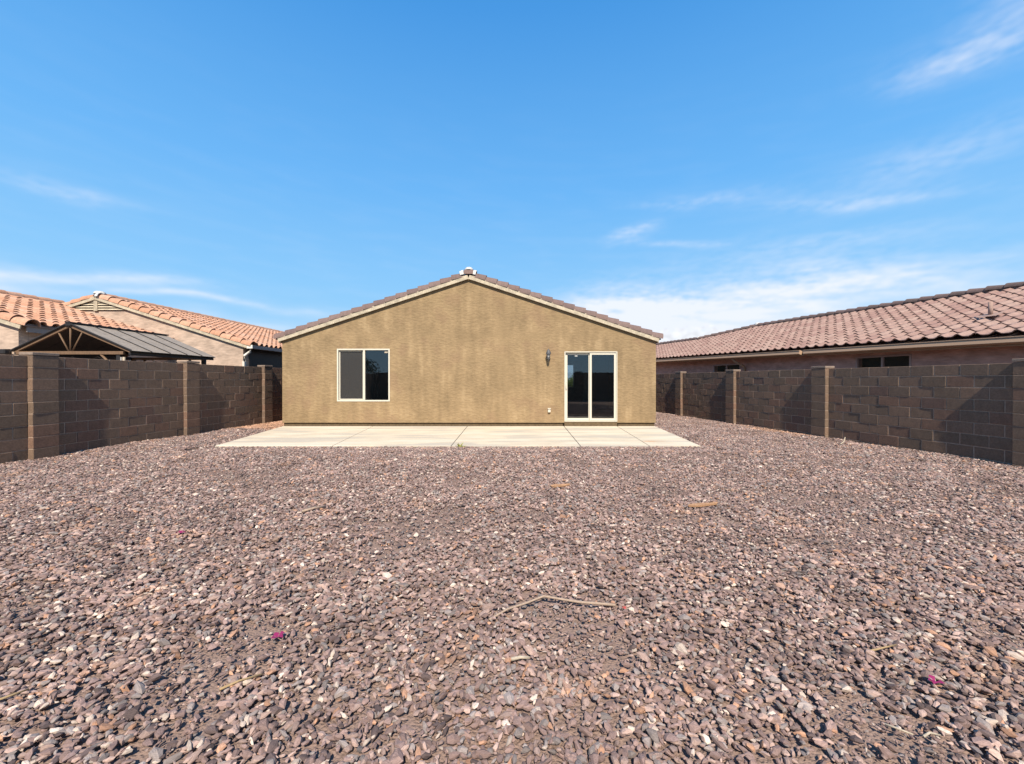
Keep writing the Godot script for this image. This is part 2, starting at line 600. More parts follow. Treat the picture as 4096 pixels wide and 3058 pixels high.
# ---------------------------------------------------------------- block walls
const COURSE := 0.203
func block_row(parent: Node3D, x0: float, x1: float, y: float, shift: float, depth: float, zc: float, reds: float) -> void:
	var x := x0
	var first := true
	while x < x1 - 0.02:
		var l := 0.4064 - (shift if first else 0.0)
		first = false
		l = minf(l, x1 - x)
		l = snappedf(l, 0.01) if l < 0.39 else 0.4064
		if l < 0.04:
			break
		var m: Material = M["block%d" % (rng.randi() % 5)]
		if rng.randf() < reds:
			m = M.block_red
		var basis := Basis.from_euler(Vector3(rng.randfn() * 0.004, rng.randfn() * 0.005, rng.randfn() * 0.004))
		part("block", box_mesh(Vector3(l - 0.014, COURSE - 0.013, depth), 0.005), m, parent, Transform3D(basis, Vector3(x + l / 2.0, y, zc + rng.randf_range(-0.004, 0.004))))
		x += l

func block_wall(label: String, from: Vector3, to: Vector3, top: float, pillars: Array, inward: Vector3, seed_value: int) -> void:
	# pillars: distances along the wall of each pillar's start; a pillar is 0.4 long
	rng.seed = seed_value
	var wall := holder("block_wall", from)
	tag(wall, label, "wall", "block walls round the yard")
	var along := (to - from)
	var length := along.length()
	var ex := along.normalized()
	var ez := ex.cross(Vector3.UP)
	if ez.dot(inward) < 0.0:
		ez = -ez
	# local x along the wall, z into the yard (yard face of the panels at z = 0)
	wall.basis = Basis(ex, ez.cross(ex), ez)
	var flip := ez.cross(ex).y < 0.0
	if flip:
		# keep y up: run the wall the other way
		wall.position = to
		ex = -ex
		wall.basis = Basis(ex, ez.cross(ex), ez)
	var starts := []
	for p in pillars:
		starts.append(length - p - 0.4 if flip else p)
	starts.sort()
	var edges := [0.0]
	for s in starts:
		edges.append_array([s, s + 0.4])
	edges.append(length)
	for i in range(0, edges.size(), 2):
		var x0: float = edges[i]
		var x1: float = edges[i + 1]
		if x1 - x0 < 0.1:
			continue
		var panel := holder("panel", Vector3(x0, 0, 0), wall)
		bx("mortar", Vector3((x1 - x0) / 2.0, top / 2.0 - 0.11, -0.0775), Vector3(x1 - x0, top + 0.2, 0.141), M.mortar, panel, 0.0)
		for r in 9:
			block_row(panel, 0.0, x1 - x0, top - (r + 0.5) * COURSE, 0.24 if r % 2 == 0 else 0.04, 0.15, -0.075, 0.03 + (0.1 if r > 3 and r < 8 else 0.0))
	for s in starts:
		var pillar := holder("pillar", Vector3(s + 0.2, 0, 0.0), wall)
		bx("mortar", Vector3(0, top / 2.0 - 0.11, -0.03), Vector3(0.386, top + 0.19, 0.226), M.mortar, pillar, 0.0)
		for r in 9:
			var basis := Basis.from_euler(Vector3(0, rng.randfn() * 0.006, 0))
			part("block", box_mesh(Vector3(0.398, COURSE - 0.009, 0.24), 0.006), M["block%d" % (rng.randi() % 5)], pillar, Transform3D(basis, Vector3(rng.randf_range(-0.002, 0.002), top - (r + 0.5) * COURSE + 0.006, -0.03 + rng.randf_range(-0.003, 0.003))))
		bx("cap", Vector3(0, top + 0.034, -0.03), Vector3(0.412, 0.05, 0.255), M.cap, pillar, 0.006)

# ---------------------------------------------------------------- roof tiles
func tile_mesh(width: float, length: float, kind: int) -> ArrayMesh:
	# x across, z down the slope from 0 to length, y out of the roof
	var prof := []
	if kind == 0:
		# tall barrel with a flat pan
		for k in 7:
			var a := PI * k / 6.0
			prof.append(Vector2(0.09 - 0.09 * cos(a), 0.012 + 0.072 * sin(a)))
		for q in [[0.21, 0.0], [0.25, -0.008], [width, 0.008]]:
			prof.append(Vector2(q[0], q[1]))
	else:
		for k in 9:
			var t := k / 8.0
			prof.append(Vector2(t * width, 0.03 * cos(TAU * (t - 0.35)) + 0.01 * cos(2.0 * TAU * (t - 0.35))))
	var lift := 0.034
	var thick := 0.017
	var st := begin(true)
	for k in prof.size() - 1:
		var a: Vector2 = prof[k]
		var b: Vector2 = prof[k + 1]
		var up := Vector3(0, a.y, 0)
		st.set_smooth_group(0)
		face(st, [Vector3(a.x, a.y, 0), Vector3(b.x, b.y, 0), Vector3(b.x, b.y + lift, length), Vector3(a.x, a.y + lift, length)], Vector3.UP)
		st.set_smooth_group(-1)
		face(st, [Vector3(a.x, a.y + lift, length), Vector3(b.x, b.y + lift, length), Vector3(b.x, b.y + lift - thick, length), Vector3(a.x, a.y + lift - thick, length)], Vector3(0, 0, 1))
		face(st, [Vector3(a.x, a.y + lift - thick, length), Vector3(b.x, b.y + lift - thick, length), Vector3(b.x, b.y + lift - thick, length - 0.1), Vector3(a.x, a.y + lift - thick, length - 0.1)], Vector3.DOWN)
	return finish(st)

func barrel_mesh(length: float, r0: float, r1: float, arc := PI, thick := 0.016) -> ArrayMesh:
	# a half round cover tile along x, open below; r1 at +x (lower, larger end)
	var st := begin(true)
	var seg := 8
	for k in seg:
		var a := (PI - arc) / 2.0 + arc * k / seg
		var b := (PI - arc) / 2.0 + arc * (k + 1) / seg
		var pa := Vector3(0, sin(a), cos(a))
		var pb := Vector3(0, sin(b), cos(b))
		var x0 := Vector3(-length / 2.0, 0, 0)
		var x1 := Vector3(length / 2.0, 0, 0)
		st.set_smooth_group(0)
		face(st, [x0 + pa * r0, x0 + pb * r0, x1 + pb * r1, x1 + pa * r1], pa + pb)
		st.set_smooth_group(-1)
		face(st, [x1 + pa * r1, x1 + pb * r1, x1 + pb * (r1 - thick), x1 + pa * (r1 - thick)], Vector3(1, 0, 0))
		face(st, [x0 + pa * r0, x0 + pb * r0, x0 + pb * (r0 - thick), x0 + pa * (r0 - thick)], Vector3(-1, 0, 0))
		face(st, [x1 + pa * (r1 - thick), x1 + pb * (r1 - thick), x1 + pb * (r1 - thick) - Vector3(0.12, 0, 0), x1 + pa * (r1 - thick) - Vector3(0.12, 0, 0)], -(pa + pb))
	return finish(st)

func lay_tiles(roof: Node3D, spots: Array, meshes: Array, mats: Array, eye: Vector3) -> void:
	# spots: transforms; the 300 that show largest become single tiles, the rest one joined mass
	spots.sort_custom(func(a, b): return a.origin.distance_squared_to(eye) < b.origin.distance_squared_to(eye))
	var inv := roof.global_transform.affine_inverse()
	var rest := []
	for m in mats:
		rest.append(null)
	for i in spots.size():
		var k := rng.randi() % mats.size()
		var xf: Transform3D = inv * spots[i]
		xf.basis = xf.basis * Basis.from_euler(Vector3(rng.randfn() * 0.006, rng.randfn() * 0.012, rng.randfn() * 0.008))
		xf.origin += xf.basis.y * rng.randf_range(0.0, 0.005)
		if i < 296:
			part("tile", meshes[i % meshes.size()], mats[k], roof, xf)
		else:
			if rest[k] == null:
				rest[k] = SurfaceTool.new()
				rest[k].begin(Mesh.PRIMITIVE_TRIANGLES)
			rest[k].append_from(meshes[i % meshes.size()], 0, xf)
	var all := ArrayMesh.new()
	for k in mats.size():
		if rest[k] != null:
			rest[k].commit(all)
			all.surface_set_material(all.get_surface_count() - 1, mats[k])
	if all.get_surface_count():
		var o := MeshInstance3D.new()
		o.name = "far_tiles"
		o.mesh = all
		o.set_meta("kind", "stuff")
		roof.add_child(o, true)

func slab_mesh(pts: Array, thick: float) -> ArrayMesh:
	# a plate under the polygon pts
	var st := begin()
	var n: Vector3 = (pts[2] - pts[0]).cross(pts[1] - pts[0]).normalized()
	if n.y < 0.0:
		n = -n
	var low := []
	var mid := Vector3.ZERO
	for p in pts:
		low.append(p - n * thick)
		mid += p / pts.size()
	face(st, pts, n)
	face(st, low, -n)
	for i in pts.size():
		var j := (i + 1) % pts.size()
		face(st, [pts[i], pts[j], low[j], low[i]], (pts[i] + pts[j]) / 2.0 - mid)
	return finish(st)

func rake_tiles(roof: Node3D, apex: Vector3, foot: Vector3, exposure: float, r: float, mats: Array, called := "rake_tile") -> void:
	var run := foot - apex
	var n := int(round(run.length() / exposure))
	var step := run / n
	var mesh := barrel_mesh(step.length() * 1.16, r * 0.9, r * 1.06)
	for k in n:
		var a := apex + step * k
		var xf := beam_xf(a - step * 0.1, a + step * 1.06)
		xf.basis = xf.basis * Basis.from_euler(Vector3(rng.randfn() * 0.01, rng.randfn() * 0.01, 0.065 + rng.randfn() * 0.008))
		xf.origin += xf.basis.y * rng.randf_range(-0.003, 0.003)
		part(called, mesh, mats[rng.randi() % mats.size()], roof, xf)

# ---------------------------------------------------------------- openings
func pane(called: String, x0: float, x1: float, y0: float, y1: float, z: float, m: Material, parent: Node3D) -> MeshInstance3D:
	var q := QuadMesh.new()
	q.size = Vector2(x1 - x0, y1 - y0)
	return part(called, q, m, parent, Transform3D(Basis(), Vector3((x0 + x1) / 2.0, (y0 + y1) / 2.0, z)))

func frame(parent: Node3D, x0: float, x1: float, y0: float, y1: float, z: float, t: float, deep: float, m: Material, called := "frame") -> void:
	# four rails butted end to end, one mesh
	var st := begin()
	var id := Basis()
	add_box(st, Vector3(t, y1 - y0, deep), 0.003, Transform3D(id, Vector3(x0 + t / 2, (y0 + y1) / 2, z)))
	add_box(st, Vector3(t, y1 - y0, deep), 0.003, Transform3D(id, Vector3(x1 - t / 2, (y0 + y1) / 2, z)))
	add_box(st, Vector3(x1 - x0 - 2 * t - 0.001, t, deep - 0.001), 0.003, Transform3D(id, Vector3((x0 + x1) / 2, y1 - t / 2, z)))
	add_box(st, Vector3(x1 - x0 - 2 * t - 0.001, t, deep - 0.001), 0.003, Transform3D(id, Vector3((x0 + x1) / 2, y0 + t / 2, z)))
	part(called, finish(st), m, parent)

func gable_wall_mesh(x0: float, x1: float, y0: float, apex_x: float, apex_y: float, slope: float, holes: Array, thick: float) -> ArrayMesh:
	# outer face at z = 0 looking to +z; holes: [x0, x1, y0, y1]
	var st := begin()
	var cuts := [x0, x1, apex_x]
	for h in holes:
		cuts.append_array([h[0], h[1]])
	cuts.sort()
	var top := func(x: float) -> float: return apex_y - absf(x - apex_x) * slope
	for z in [0.0, -thick]:
		var o := Vector3(0, 0, 1 if z == 0.0 else -1)
		for i in cuts.size() - 1:
			var a: float = cuts[i]
			var b: float = cuts[i + 1]
			if b - a < 0.001:
				continue
			var mid := (a + b) / 2.0
			var hole = null
			for h in holes:
				if mid > h[0] and mid < h[1]:
					hole = h
			var spans := [[[y0, y0], [top.call(a), top.call(b)]]]
			if hole != null:
				spans = [[[y0, y0], [hole[2], hole[2]]], [[hole[3], hole[3]], [top.call(a), top.call(b)]]]
			for s in spans:
				if s[1][0] - s[0][0] < 0.001:
					continue
				var pts := [Vector3(a, s[0][0], z), Vector3(b, s[0][1], z), Vector3(b, s[1][1], z), Vector3(a, s[1][0], z)]
				var uv := []
				for p in pts:
					uv.append(Vector2((p.x - x0) / 12.0, 1.0 - p.y / 6.0))
				face(st, pts, o, uv)
	var zero := [Vector2.ZERO, Vector2.ZERO, Vector2.ZERO, Vector2.ZERO]
	for h in holes:
		for e in [[h[0], h[2], h[1], h[2], Vector3.UP], [h[0], h[3], h[1], h[3], Vector3.DOWN], [h[0], h[2], h[0], h[3], Vector3.RIGHT], [h[1], h[2], h[1], h[3], Vector3.LEFT]]:
			face(st, [Vector3(e[0], e[1], 0), Vector3(e[2], e[3], 0), Vector3(e[2], e[3], -thick), Vector3(e[0], e[1], -thick)], e[4], zero)
	var bottom := [Vector3(x0, y0, 0), Vector3(x1, y0, 0), Vector3(x1, y0, -thick), Vector3(x0, y0, -thick)]
	face(st, bottom, Vector3.DOWN, zero)
	for x in [x0, x1]:
		face(st, [Vector3(x, y0, 0), Vector3(x, y0, -thick), Vector3(x, top.call(x), -thick), Vector3(x, top.call(x), 0)], Vector3(-1 if x == x0 else 1, 0, 0), zero)
	for e in [x0, x1]:
		face(st, [Vector3(e, top.call(e), 0), Vector3(apex_x, apex_y, 0), Vector3(apex_x, apex_y, -thick), Vector3(e, top.call(e), -thick)], Vector3.UP, zero)
	return finish(st)

func stucco_front() -> StandardMaterial3D:
	# tan render with trowel marks, damp patches and run marks, one picture for the whole wall (12 x 6 m)
	var w := 2048
	var h := 1024
	var lace := noise_bytes(w, h, 0.07, 51, 4, 2, 1)
	var patch := noise_bytes(w, h, 0.008, 52, 5)
	var runs := noise_bytes(w, h, 0.02, 53, 3, 1, 8)
	var broad := noise_bytes(w, h, 0.003, 54, 3)
	var crack := noise_bytes(w, h, 0.018, 55, 4, 2, 1)
	var rgb8 := PackedByteArray()
	rgb8.resize(w * h * 3)
	var hi := PackedByteArray()
	hi.resize(w * h)
	for i in w * h:
		var l := lace[i] / 255.0
		var p := patch[i] / 255.0
		var r := runs[i] / 255.0
		var b := broad[i] / 255.0
		var k := absf(crack[i] / 255.0 - 0.5)
		var v := 1.0 + 0.22 * (l - 0.5) + 0.24 * (p - 0.5) + 0.26 * (r - 0.5) + 0.2 * (b - 0.5)
		if k < 0.012:
			v -= 0.10 * (1.0 - k / 0.012)
		# pale lime blooms and slightly redder damp patches
		var bloom := smoothstep(0.62, 0.8, p * 0.55 + r * 0.45)
		var damp := smoothstep(0.55, 0.75, b * 0.6 + (1.0 - p) * 0.4)
		var c := Vector3(0.262, 0.184, 0.102) * v
		c = c.lerp(Vector3(0.345, 0.25, 0.145), bloom * 0.45)
		c = c.lerp(Vector3(0.235, 0.15, 0.092), damp * 0.4)
		var s := Color(c.x, c.y, c.z).linear_to_srgb()
		rgb8[i * 3] = clampi(int(s.r * 255.0), 0, 255)
		rgb8[i * 3 + 1] = clampi(int(s.g * 255.0), 0, 255)
		rgb8[i * 3 + 2] = clampi(int(s.b * 255.0), 0, 255)
		hi[i] = clampi(int((0.75 * l + 0.25 * p) * 255.0), 0, 255)
	var m := StandardMaterial3D.new()
	m.resource_name = "stucco_front"
	m.albedo_texture = ImageTexture.create_from_image(Image.create_from_data(w, h, false, Image.FORMAT_RGB8, rgb8))
	m.heightmap_enabled = true
	m.heightmap_texture = ImageTexture.create_from_image(Image.create_from_data(w, h, false, Image.FORMAT_L8, hi))
	m.heightmap_scale = 1.3
	m.roughness = 0.95
	m.metallic_specular = 0.3
	return m

# ---------------------------------------------------------------- the house
func make_house() -> void:
	rng.seed = 300
	var house := holder("tan_house", Vector3(-1.28, 0, -12.34))
	tag(house, "single storey tan stucco gable house with window and sliding glass door", "house")
	var ox := 1.28
	# local x = world x + 1.28 ; local z = 0 at the outer face
	var xl := -6.85 + ox
	var xr := 4.29 + ox
	var ax := -0.01
	var apex_y := 4.40
	var slope := 0.331
	var win := [-5.22 + ox, -3.64 + ox, 0.711, 2.288]
	var door := [1.56 + ox, 3.14 + ox, 0.11, 2.205]
	var front := part("wall", gable_wall_mesh(xl, xr, 0.08, ax, apex_y, slope, [win, door], 0.16), stucco_front(), house)
	front.set_meta("label", "tan stucco gable wall")
	# plinth below the screed gap
	bx("plinth", Vector3((xl + door[0]) / 2.0 - 0.001, -0.06, -0.122), Vector3(door[0] - xl - 0.05, 0.27, 0.16), M.plinth, house)
	bx("plinth", Vector3((xr + door[1]) / 2.0 + 0.001, -0.06, -0.122), Vector3(xr - door[1] - 0.05, 0.27, 0.16), M.plinth, house)
	bx("door_step", Vector3((door[0] + door[1]) / 2.0, -0.05, -0.072), Vector3(door[1] - door[0] - 0.005, 0.315, 0.155), M.plinth, house)
	# side and rear walls, floor, ceiling, partition: a closed house
	var deep := 11.7
	var eave := apex_y - (xr - ax) * slope
	bx("side_wall", Vector3(xl + 0.081, eave / 2.0, -0.161 - (deep - 0.16) / 2.0), Vector3(0.16, eave, deep - 0.16), M.stucco_plain, house, 0.0)
	bx("side_wall", Vector3(xr - 0.081, eave / 2.0, -0.161 - (deep - 0.16) / 2.0), Vector3(0.16, eave, deep - 0.16), M.stucco_plain, house, 0.0)
	var fw := [2.55 + ox, 3.62 + ox, 0.92, 2.27]
	part("rear_wall", gable_wall_mesh(xl, xr, 0.0, ax, apex_y, slope, [fw], 0.16), M.stucco_plain, house, Transform3D(Basis(), Vector3(0, 0, -deep - 0.002)))
	bx("room_floor", Vector3(0.0, 0.02, -deep / 2.0 - 0.1), Vector3(xr - xl - 0.34, 0.1, deep - 0.25), M.carpet, house, 0.0)
	bx("room_ceiling", Vector3(0.0, 2.5, -deep / 2.0 - 0.02), Vector3(xr - xl - 0.34, 0.08, deep - 0.3), M.interior, house, 0.0)
	bx("partition", Vector3(-0.6, 1.27, -deep / 2.0 - 0.02), Vector3(0.12, 2.36, deep - 0.35), M.interior, house, 0.0)
	bx("partition", Vector3(-2.9, 1.27, -3.9), Vector3(4.4, 2.36, 0.12), M.interior, house, 0.0)
	bx("partition", Vector3(4.96 + 0.2, 1.27, -5.5), Vector3(0.5, 2.36, 0.12), M.interior, house, 0.0)
	var rear := holder("rear_window", Vector3(0, 0, -deep), house)
	frame(rear, fw[0], fw[1], fw[2], fw[3], -0.09, 0.05, 0.06, M.vinyl)
	pane("pane", fw[0] + 0.05, fw[1] - 0.05, fw[2] + 0.05, fw[3] - 0.05, -0.09, M.glass, rear)
	# roof
	var roof := holder("roof", Vector3(0, 0, 0), house)
	var ry := 4.475
	for s in [-1.0, 1.0]:
		var run := (xr - ax) + 0.14
		var a := Vector3(ax, ry, 0.05)
		var b := Vector3(ax + s * run, ry - run * slope, 0.05)
		var back := Vector3(0, 0, -deep - 0.4)
		part("roof_deck", slab_mesh([a, b, b + back, a + back], 0.035), M.umber0, roof)
		# barge board
		var f0 := Vector3(ax, ry - 0.063, 0.066)
		var f1 := Vector3(ax + s * (xr - ax + 0.07), ry - 0.063 - (xr - ax + 0.07) * slope, 0.066)
		beam("barge_board", f0 + (f1 - f0).normalized() * 0.012, f1, 0.125, 0.03, M.cream, roof)
		rake_tiles(roof, Vector3(ax + s * 0.14, ry - 0.014 - 0.14 * slope, -0.08), Vector3(ax + s * (xr - ax + 0.15), ry - 0.014 - (xr - ax + 0.15) * slope, -0.08), 0.345, 0.175, [M.umber0, M.umber1, M.umber2, M.umber3])
		beam("fascia", Vector3(ax + s * (xr - ax + 0.06), eave - 0.02, 0.04), Vector3(ax + s * (xr - ax + 0.06), eave - 0.02, -deep - 0.2), 0.14, 0.03, M.cream, roof)
		# field tiles: rows of ribs running down the slope, seen only from above
		var st := begin(true)
		for k in 39:
			var z := -0.25 - k * 0.3
			var p0 := Vector3(ax + s * 0.05, ry + 0.005, z)
			var p1 := Vector3(ax + s * run, ry - run * slope + 0.005, z)
			add_tube(st, [p0, p1], [0.085, 0.085], 8)
		var field := part("field_tiles", finish(st), M.umber1, roof)
		field.set_meta("kind", "stuff")
	# apex: end tile between two smears of white mortar, mortar cap behind
	var st2 := begin()
	part("apex_tile", barrel_mesh(0.27, 0.187, 0.187, PI * 0.96), M.umber3, roof, Transform3D(Basis(), Vector3(ax, ry + 0.0, -0.075)))
	for s in [-1.0, 1.0]:
		part("mortar_smear", barrel_mesh(0.08, 0.182, 0.182, PI * 0.96), M.mortar_white, roof, Transform3D(Basis.from_euler(Vector3(0, 0, -s * 0.2)), Vector3(ax + s * 0.168, ry - 0.014, -0.077)))
	var dome := lathe([[0.15, 0.0], [0.14, 0.04], [0.11, 0.075], [0.06, 0.092], [0.001, 0.097]], 14)
	part("mortar_cap", dome, M.mortar_white, roof, Transform3D(Basis.from_scale(Vector3(0.85, 1.0, 1.1)), Vector3(ax, ry + 0.165, -0.1)))
	for k in 30:
		part("ridge_tile", barrel_mesh(0.42, 0.12, 0.13), M["umber%d" % (k % 4)], roof, Transform3D(Basis.from_euler(Vector3(0, PI / 2, 0)), Vector3(ax, ry + 0.02, -0.36 - k * 0.37)))
	# window: slider with an insect screen over the left sash
	var w := holder("window", Vector3.ZERO, house)
	frame(w, win[0] + 0.002, win[1] - 0.002, win[2] + 0.002, win[3] - 0.002, -0.025, 0.042, 0.075, M.vinyl)
	var wm: float = (win[0] + win[1]) / 2.0 + 0.02
	bx("mullion", Vector3(wm, (win[2] + win[3]) / 2.0, -0.02), Vector3(0.055, win[3] - win[2] - 0.09, 0.06), M.vinyl, w)
	var ls := holder("screened_sash", Vector3.ZERO, w)
	frame(ls, win[0] + 0.05, wm - 0.029, win[2] + 0.05, win[3] - 0.05, -0.055, 0.03, 0.02, M.vinyl)
	pane("screen", win[0] + 0.08, wm - 0.031, win[2] + 0.08, win[3] - 0.08, -0.05, M.screen, ls)
	pane("pane", win[0] + 0.07, wm - 0.03, win[2] + 0.07, win[3] - 0.07, -0.078, M.glass, ls)
	pane("pane", win[0] + 0.07, wm - 0.03, win[2] + 0.07, win[3] - 0.07, -0.094, M.glass, ls)
	pane("pane", wm + 0.028, win[1] - 0.045, win[2] + 0.045, win[3] - 0.045, -0.035, M.glass, w)
	pane("pane", wm + 0.028, win[1] - 0.045, win[2] + 0.045, win[3] - 0.045, -0.05, M.glass, w)
	bx("sticker", Vector3(win[1] - 0.12, win[3] - 0.1, -0.031), Vector3(0.1, 0.055, 0.003), M.bleached, w, 0.0)
	# sliding door
	var dr := holder("sliding_door", Vector3.ZERO, house)
	frame(dr, door[0] + 0.002, door[1] - 0.002, door[2] + 0.002, door[3] - 0.002, -0.03, 0.03, 0.1, M.vinyl)
	var dm: float = (door[0] + door[1]) / 2.0 + 0.01
	var fixed := holder("fixed_panel", Vector3.ZERO, dr)
	frame(fixed, dm - 0.04, door[1] - 0.038, door[2] + 0.038, door[3] - 0.04, -0.025, 0.058, 0.045, M.vinyl)
	for z in [-0.02, -0.036]:
		pane("pane", dm + 0.02, door[1] - 0.095, door[2] + 0.095, door[3] - 0.097, z, M.glass, fixed)
	var slide := holder("sliding_panel", Vector3.ZERO, dr)
	frame(slide, door[0] + 0.038, dm - 0.006, door[2] + 0.038, door[3] - 0.04, -0.075, 0.062, 0.04, M.vinyl)
	for z in [-0.07, -0.085]:
		pane("pane", door[0] + 0.095, dm - 0.06, door[2] + 0.095, door[3] - 0.097, z, M.glass, slide)
	var hx: float = door[0] + 0.07
	tube("handle", [Vector3(hx, 1.27, -0.05), Vector3(hx - 0.012, 1.26, -0.02), Vector3(hx - 0.015, 1.17, -0.01), Vector3(hx - 0.012, 1.08, -0.02), Vector3(hx, 1.07, -0.05)], [0.008, 0.009, 0.009, 0.009, 0.008], M.vinyl, slide)
	bx("sticker", Vector3(door[0] + 0.36, door[3] - 0.125, -0.066), Vector3(0.075, 0.042, 0.003), M.mortar_white, slide, 0.0)
	# white pipe end on the side wall
	tube("vent_pipe", [Vector3(xl - 0.0, 1.46, -0.5), Vector3(xl - 0.1, 1.46, -0.5), Vector3(xl - 0.11, 1.36, -0.5)], [0.035, 0.035, 0.03], M.mortar_white, house, 8)
	# lantern: dome cap with ribs, tapered glass, finial, wall plate
	var lamp := holder("wall_lantern", Vector3(1.075, 2.1, -12.34))
	tag(lamp, "small grey wall lantern on the tan wall beside the glass door", "lantern")
	lamp.scale = Vector3.ONE * 1.15
	var lc := Vector3(0, 0, 0.125)
	part("cap", lathe([[0.064, 0.0], [0.066, 0.012], [0.05, 0.05], [0.038, 0.09], [0.02, 0.115], [0.01, 0.13], [0.001, 0.135]], 14), M.lamp_grey, lamp, Transform3D(Basis(), lc + Vector3(0, 0.015, 0)))
	for k in 7:
		var a := TAU * k / 7.0
		var dir := Vector3(cos(a), 0, sin(a))
		tube("rib", [lc + dir * 0.062 + Vector3(0, 0.03, 0), lc + dir * 0.045 + Vector3(0, 0.085, 0), lc + dir * 0.02 + Vector3(0, 0.13, 0)], [0.005, 0.005, 0.004], M.lamp_grey, lamp, 5)
	part("glass_shade", lathe([[0.052, 0.012], [0.047, -0.05], [0.034, -0.115]], 14), M.globe, lamp, Transform3D(Basis(), lc))
	for k in 4:
		var a := TAU * (k + 0.5) / 4.0
		var dir := Vector3(cos(a), 0, sin(a))
		tube("bar", [lc + dir * 0.053 + Vector3(0, 0.012, 0), lc + dir * 0.035 + Vector3(0, -0.116, 0)], [0.004, 0.004], M.lamp_grey, lamp, 5)
	part("bulb", lathe([[0.001, 0.0], [0.016, -0.015], [0.02, -0.045], [0.012, -0.075], [0.001, -0.08]], 10), M.bulb, lamp, Transform3D(Basis(), lc + Vector3(0, 0.005, 0)))
	part("finial", lathe([[0.036, -0.113], [0.03, -0.128], [0.013, -0.14], [0.008, -0.165], [0.001, -0.185]], 12), M.lamp_grey, lamp, Transform3D(Basis(), lc))
	tube("arm", [Vector3(0, -0.05, 0.004), Vector3(0, -0.075, 0.05), Vector3(0, -0.12, 0.1)], [0.012, 0.011, 0.01], M.lamp_grey, lamp, 6)
	bx("wall_plate", Vector3(0, -0.02, 0.009), Vector3(0.085, 0.15, 0.018), M.lamp_grey, lamp, 0.006)
	# outlet with its weather cover
	var outlet := holder("outlet_box", Vector3(1.107, 0.45, -12.34))
	tag(outlet, "small pale weatherproof outlet box low on the tan wall", "outlet")
	bx("cover", Vector3(0, 0, 0.03), Vector3(0.084, 0.125, 0.06), M.frame_pale, outlet, 0.012)
	bx("hood", Vector3(0, 0.055, 0.043), Vector3(0.094, 0.022, 0.086), M.vinyl, outlet, 0.006)
	bx("lid", Vector3(0, -0.01, 0.063), Vector3(0.06, 0.085, 0.006), M.vinyl, outlet, 0.002)

# ---------------------------------------------------------------- patio
func make_patio() -> void:
	var patio := holder("patio", Vector3.ZERO)
	structure(patio)
	var w := 1024
	var h := 512
	var wash := noise_bytes(w, h, 0.012, 71, 4, 4, 1)
	var blot := noise_bytes(w, h, 0.01, 72, 4)
	var fine := noise_bytes(w, h, 0.15, 73, 2)
	var rgb8 := PackedByteArray()
	rgb8.resize(w * h * 3)
	for y in h:
		for x in w:
			var i := y * w + x
			var a := wash[i] / 255.0
			var b := blot[i] / 255.0
			var c := Vector3(0.52, 0.45, 0.345) * (0.97 + 0.12 * (fine[i] / 255.0 - 0.5) + 0.2 * (b - 0.5))
			c = c.lerp(Vector3(0.38, 0.345, 0.295), smoothstep(0.52, 0.7, a) * 0.75)
			c = c.lerp(Vector3(0.56, 0.51, 0.42), smoothstep(0.42, 0.25, a) * 0.6)
			# rust mark near the right front corner
			var rx: float = (x / float(w) * 11.4 - 10.15) / 0.3
			var rz := (y / float(h) * 4.0 - 0.75) / 0.12
			var rust := clampf(1.0 - rx * rx - rz * rz + (b - 0.5) * 2.0, 0.0, 1.0)
			c = c.lerp(Vector3(0.45, 0.24, 0.12), rust * 0.9)
			var s := Color(c.x, c.y, c.z).linear_to_srgb()
			rgb8[i * 3] = int(s.r * 255.0)
			rgb8[i * 3 + 1] = int(s.g * 255.0)
			rgb8[i * 3 + 2] = int(s.b * 255.0)
	var m := StandardMaterial3D.new()
	m.resource_name = "concrete"
	m.albedo_texture = ImageTexture.create_from_image(Image.create_from_data(w, h, false, Image.FORMAT_RGB8, rgb8))
	m.roughness = 0.9
	m.metallic_specular = 0.3
	M.concrete = m
	var back := [-6.83, -4.14, -1.33, 1.55, 3.13, 4.26]
	var front := [-6.34, -3.83, -1.30, 1.46, 2.93, 4.03]
	for i in 5:
		var g := 0.007
		var top := [Vector3(back[i] + g, -0.02, -12.33), Vector3(back[i + 1] - g, -0.02, -12.33), Vector3(front[i + 1] - g, -0.05, -8.82), Vector3(front[i] + g, -0.05, -8.82)]
		var st := begin()
		var mid: Vector3 = (top[0] + top[2]) / 2.0
		var inner := []
		for p in top:
			inner.append(p + (mid - p).normalized() * 0.012)
		var uv := func(p: Vector3) -> Vector2: return Vector2((p.x + 6.9) / 11.4, (-p.z - 8.7) / 4.0)
		face(st, inner, Vector3.UP, inner.map(uv))
		for k in 4:
			var j := (k + 1) % 4
			var lowered := [top[k] - Vector3(0, 0.006, 0), top[j] - Vector3(0, 0.006, 0)]
			var out: Vector3 = (top[k] + top[j]) / 2.0 - mid
			face(st, [inner[k], inner[j], lowered[1], lowered[0]], out + Vector3.UP, [inner[k], inner[j], top[j], top[k]].map(uv))
			face(st, [lowered[0], lowered[1], lowered[1] - Vector3(0, 0.12, 0), lowered[0] - Vector3(0, 0.12, 0)], out, [top[k], top[j], top[j], top[k]].map(uv))
		part("slab", finish(st), m, patio)

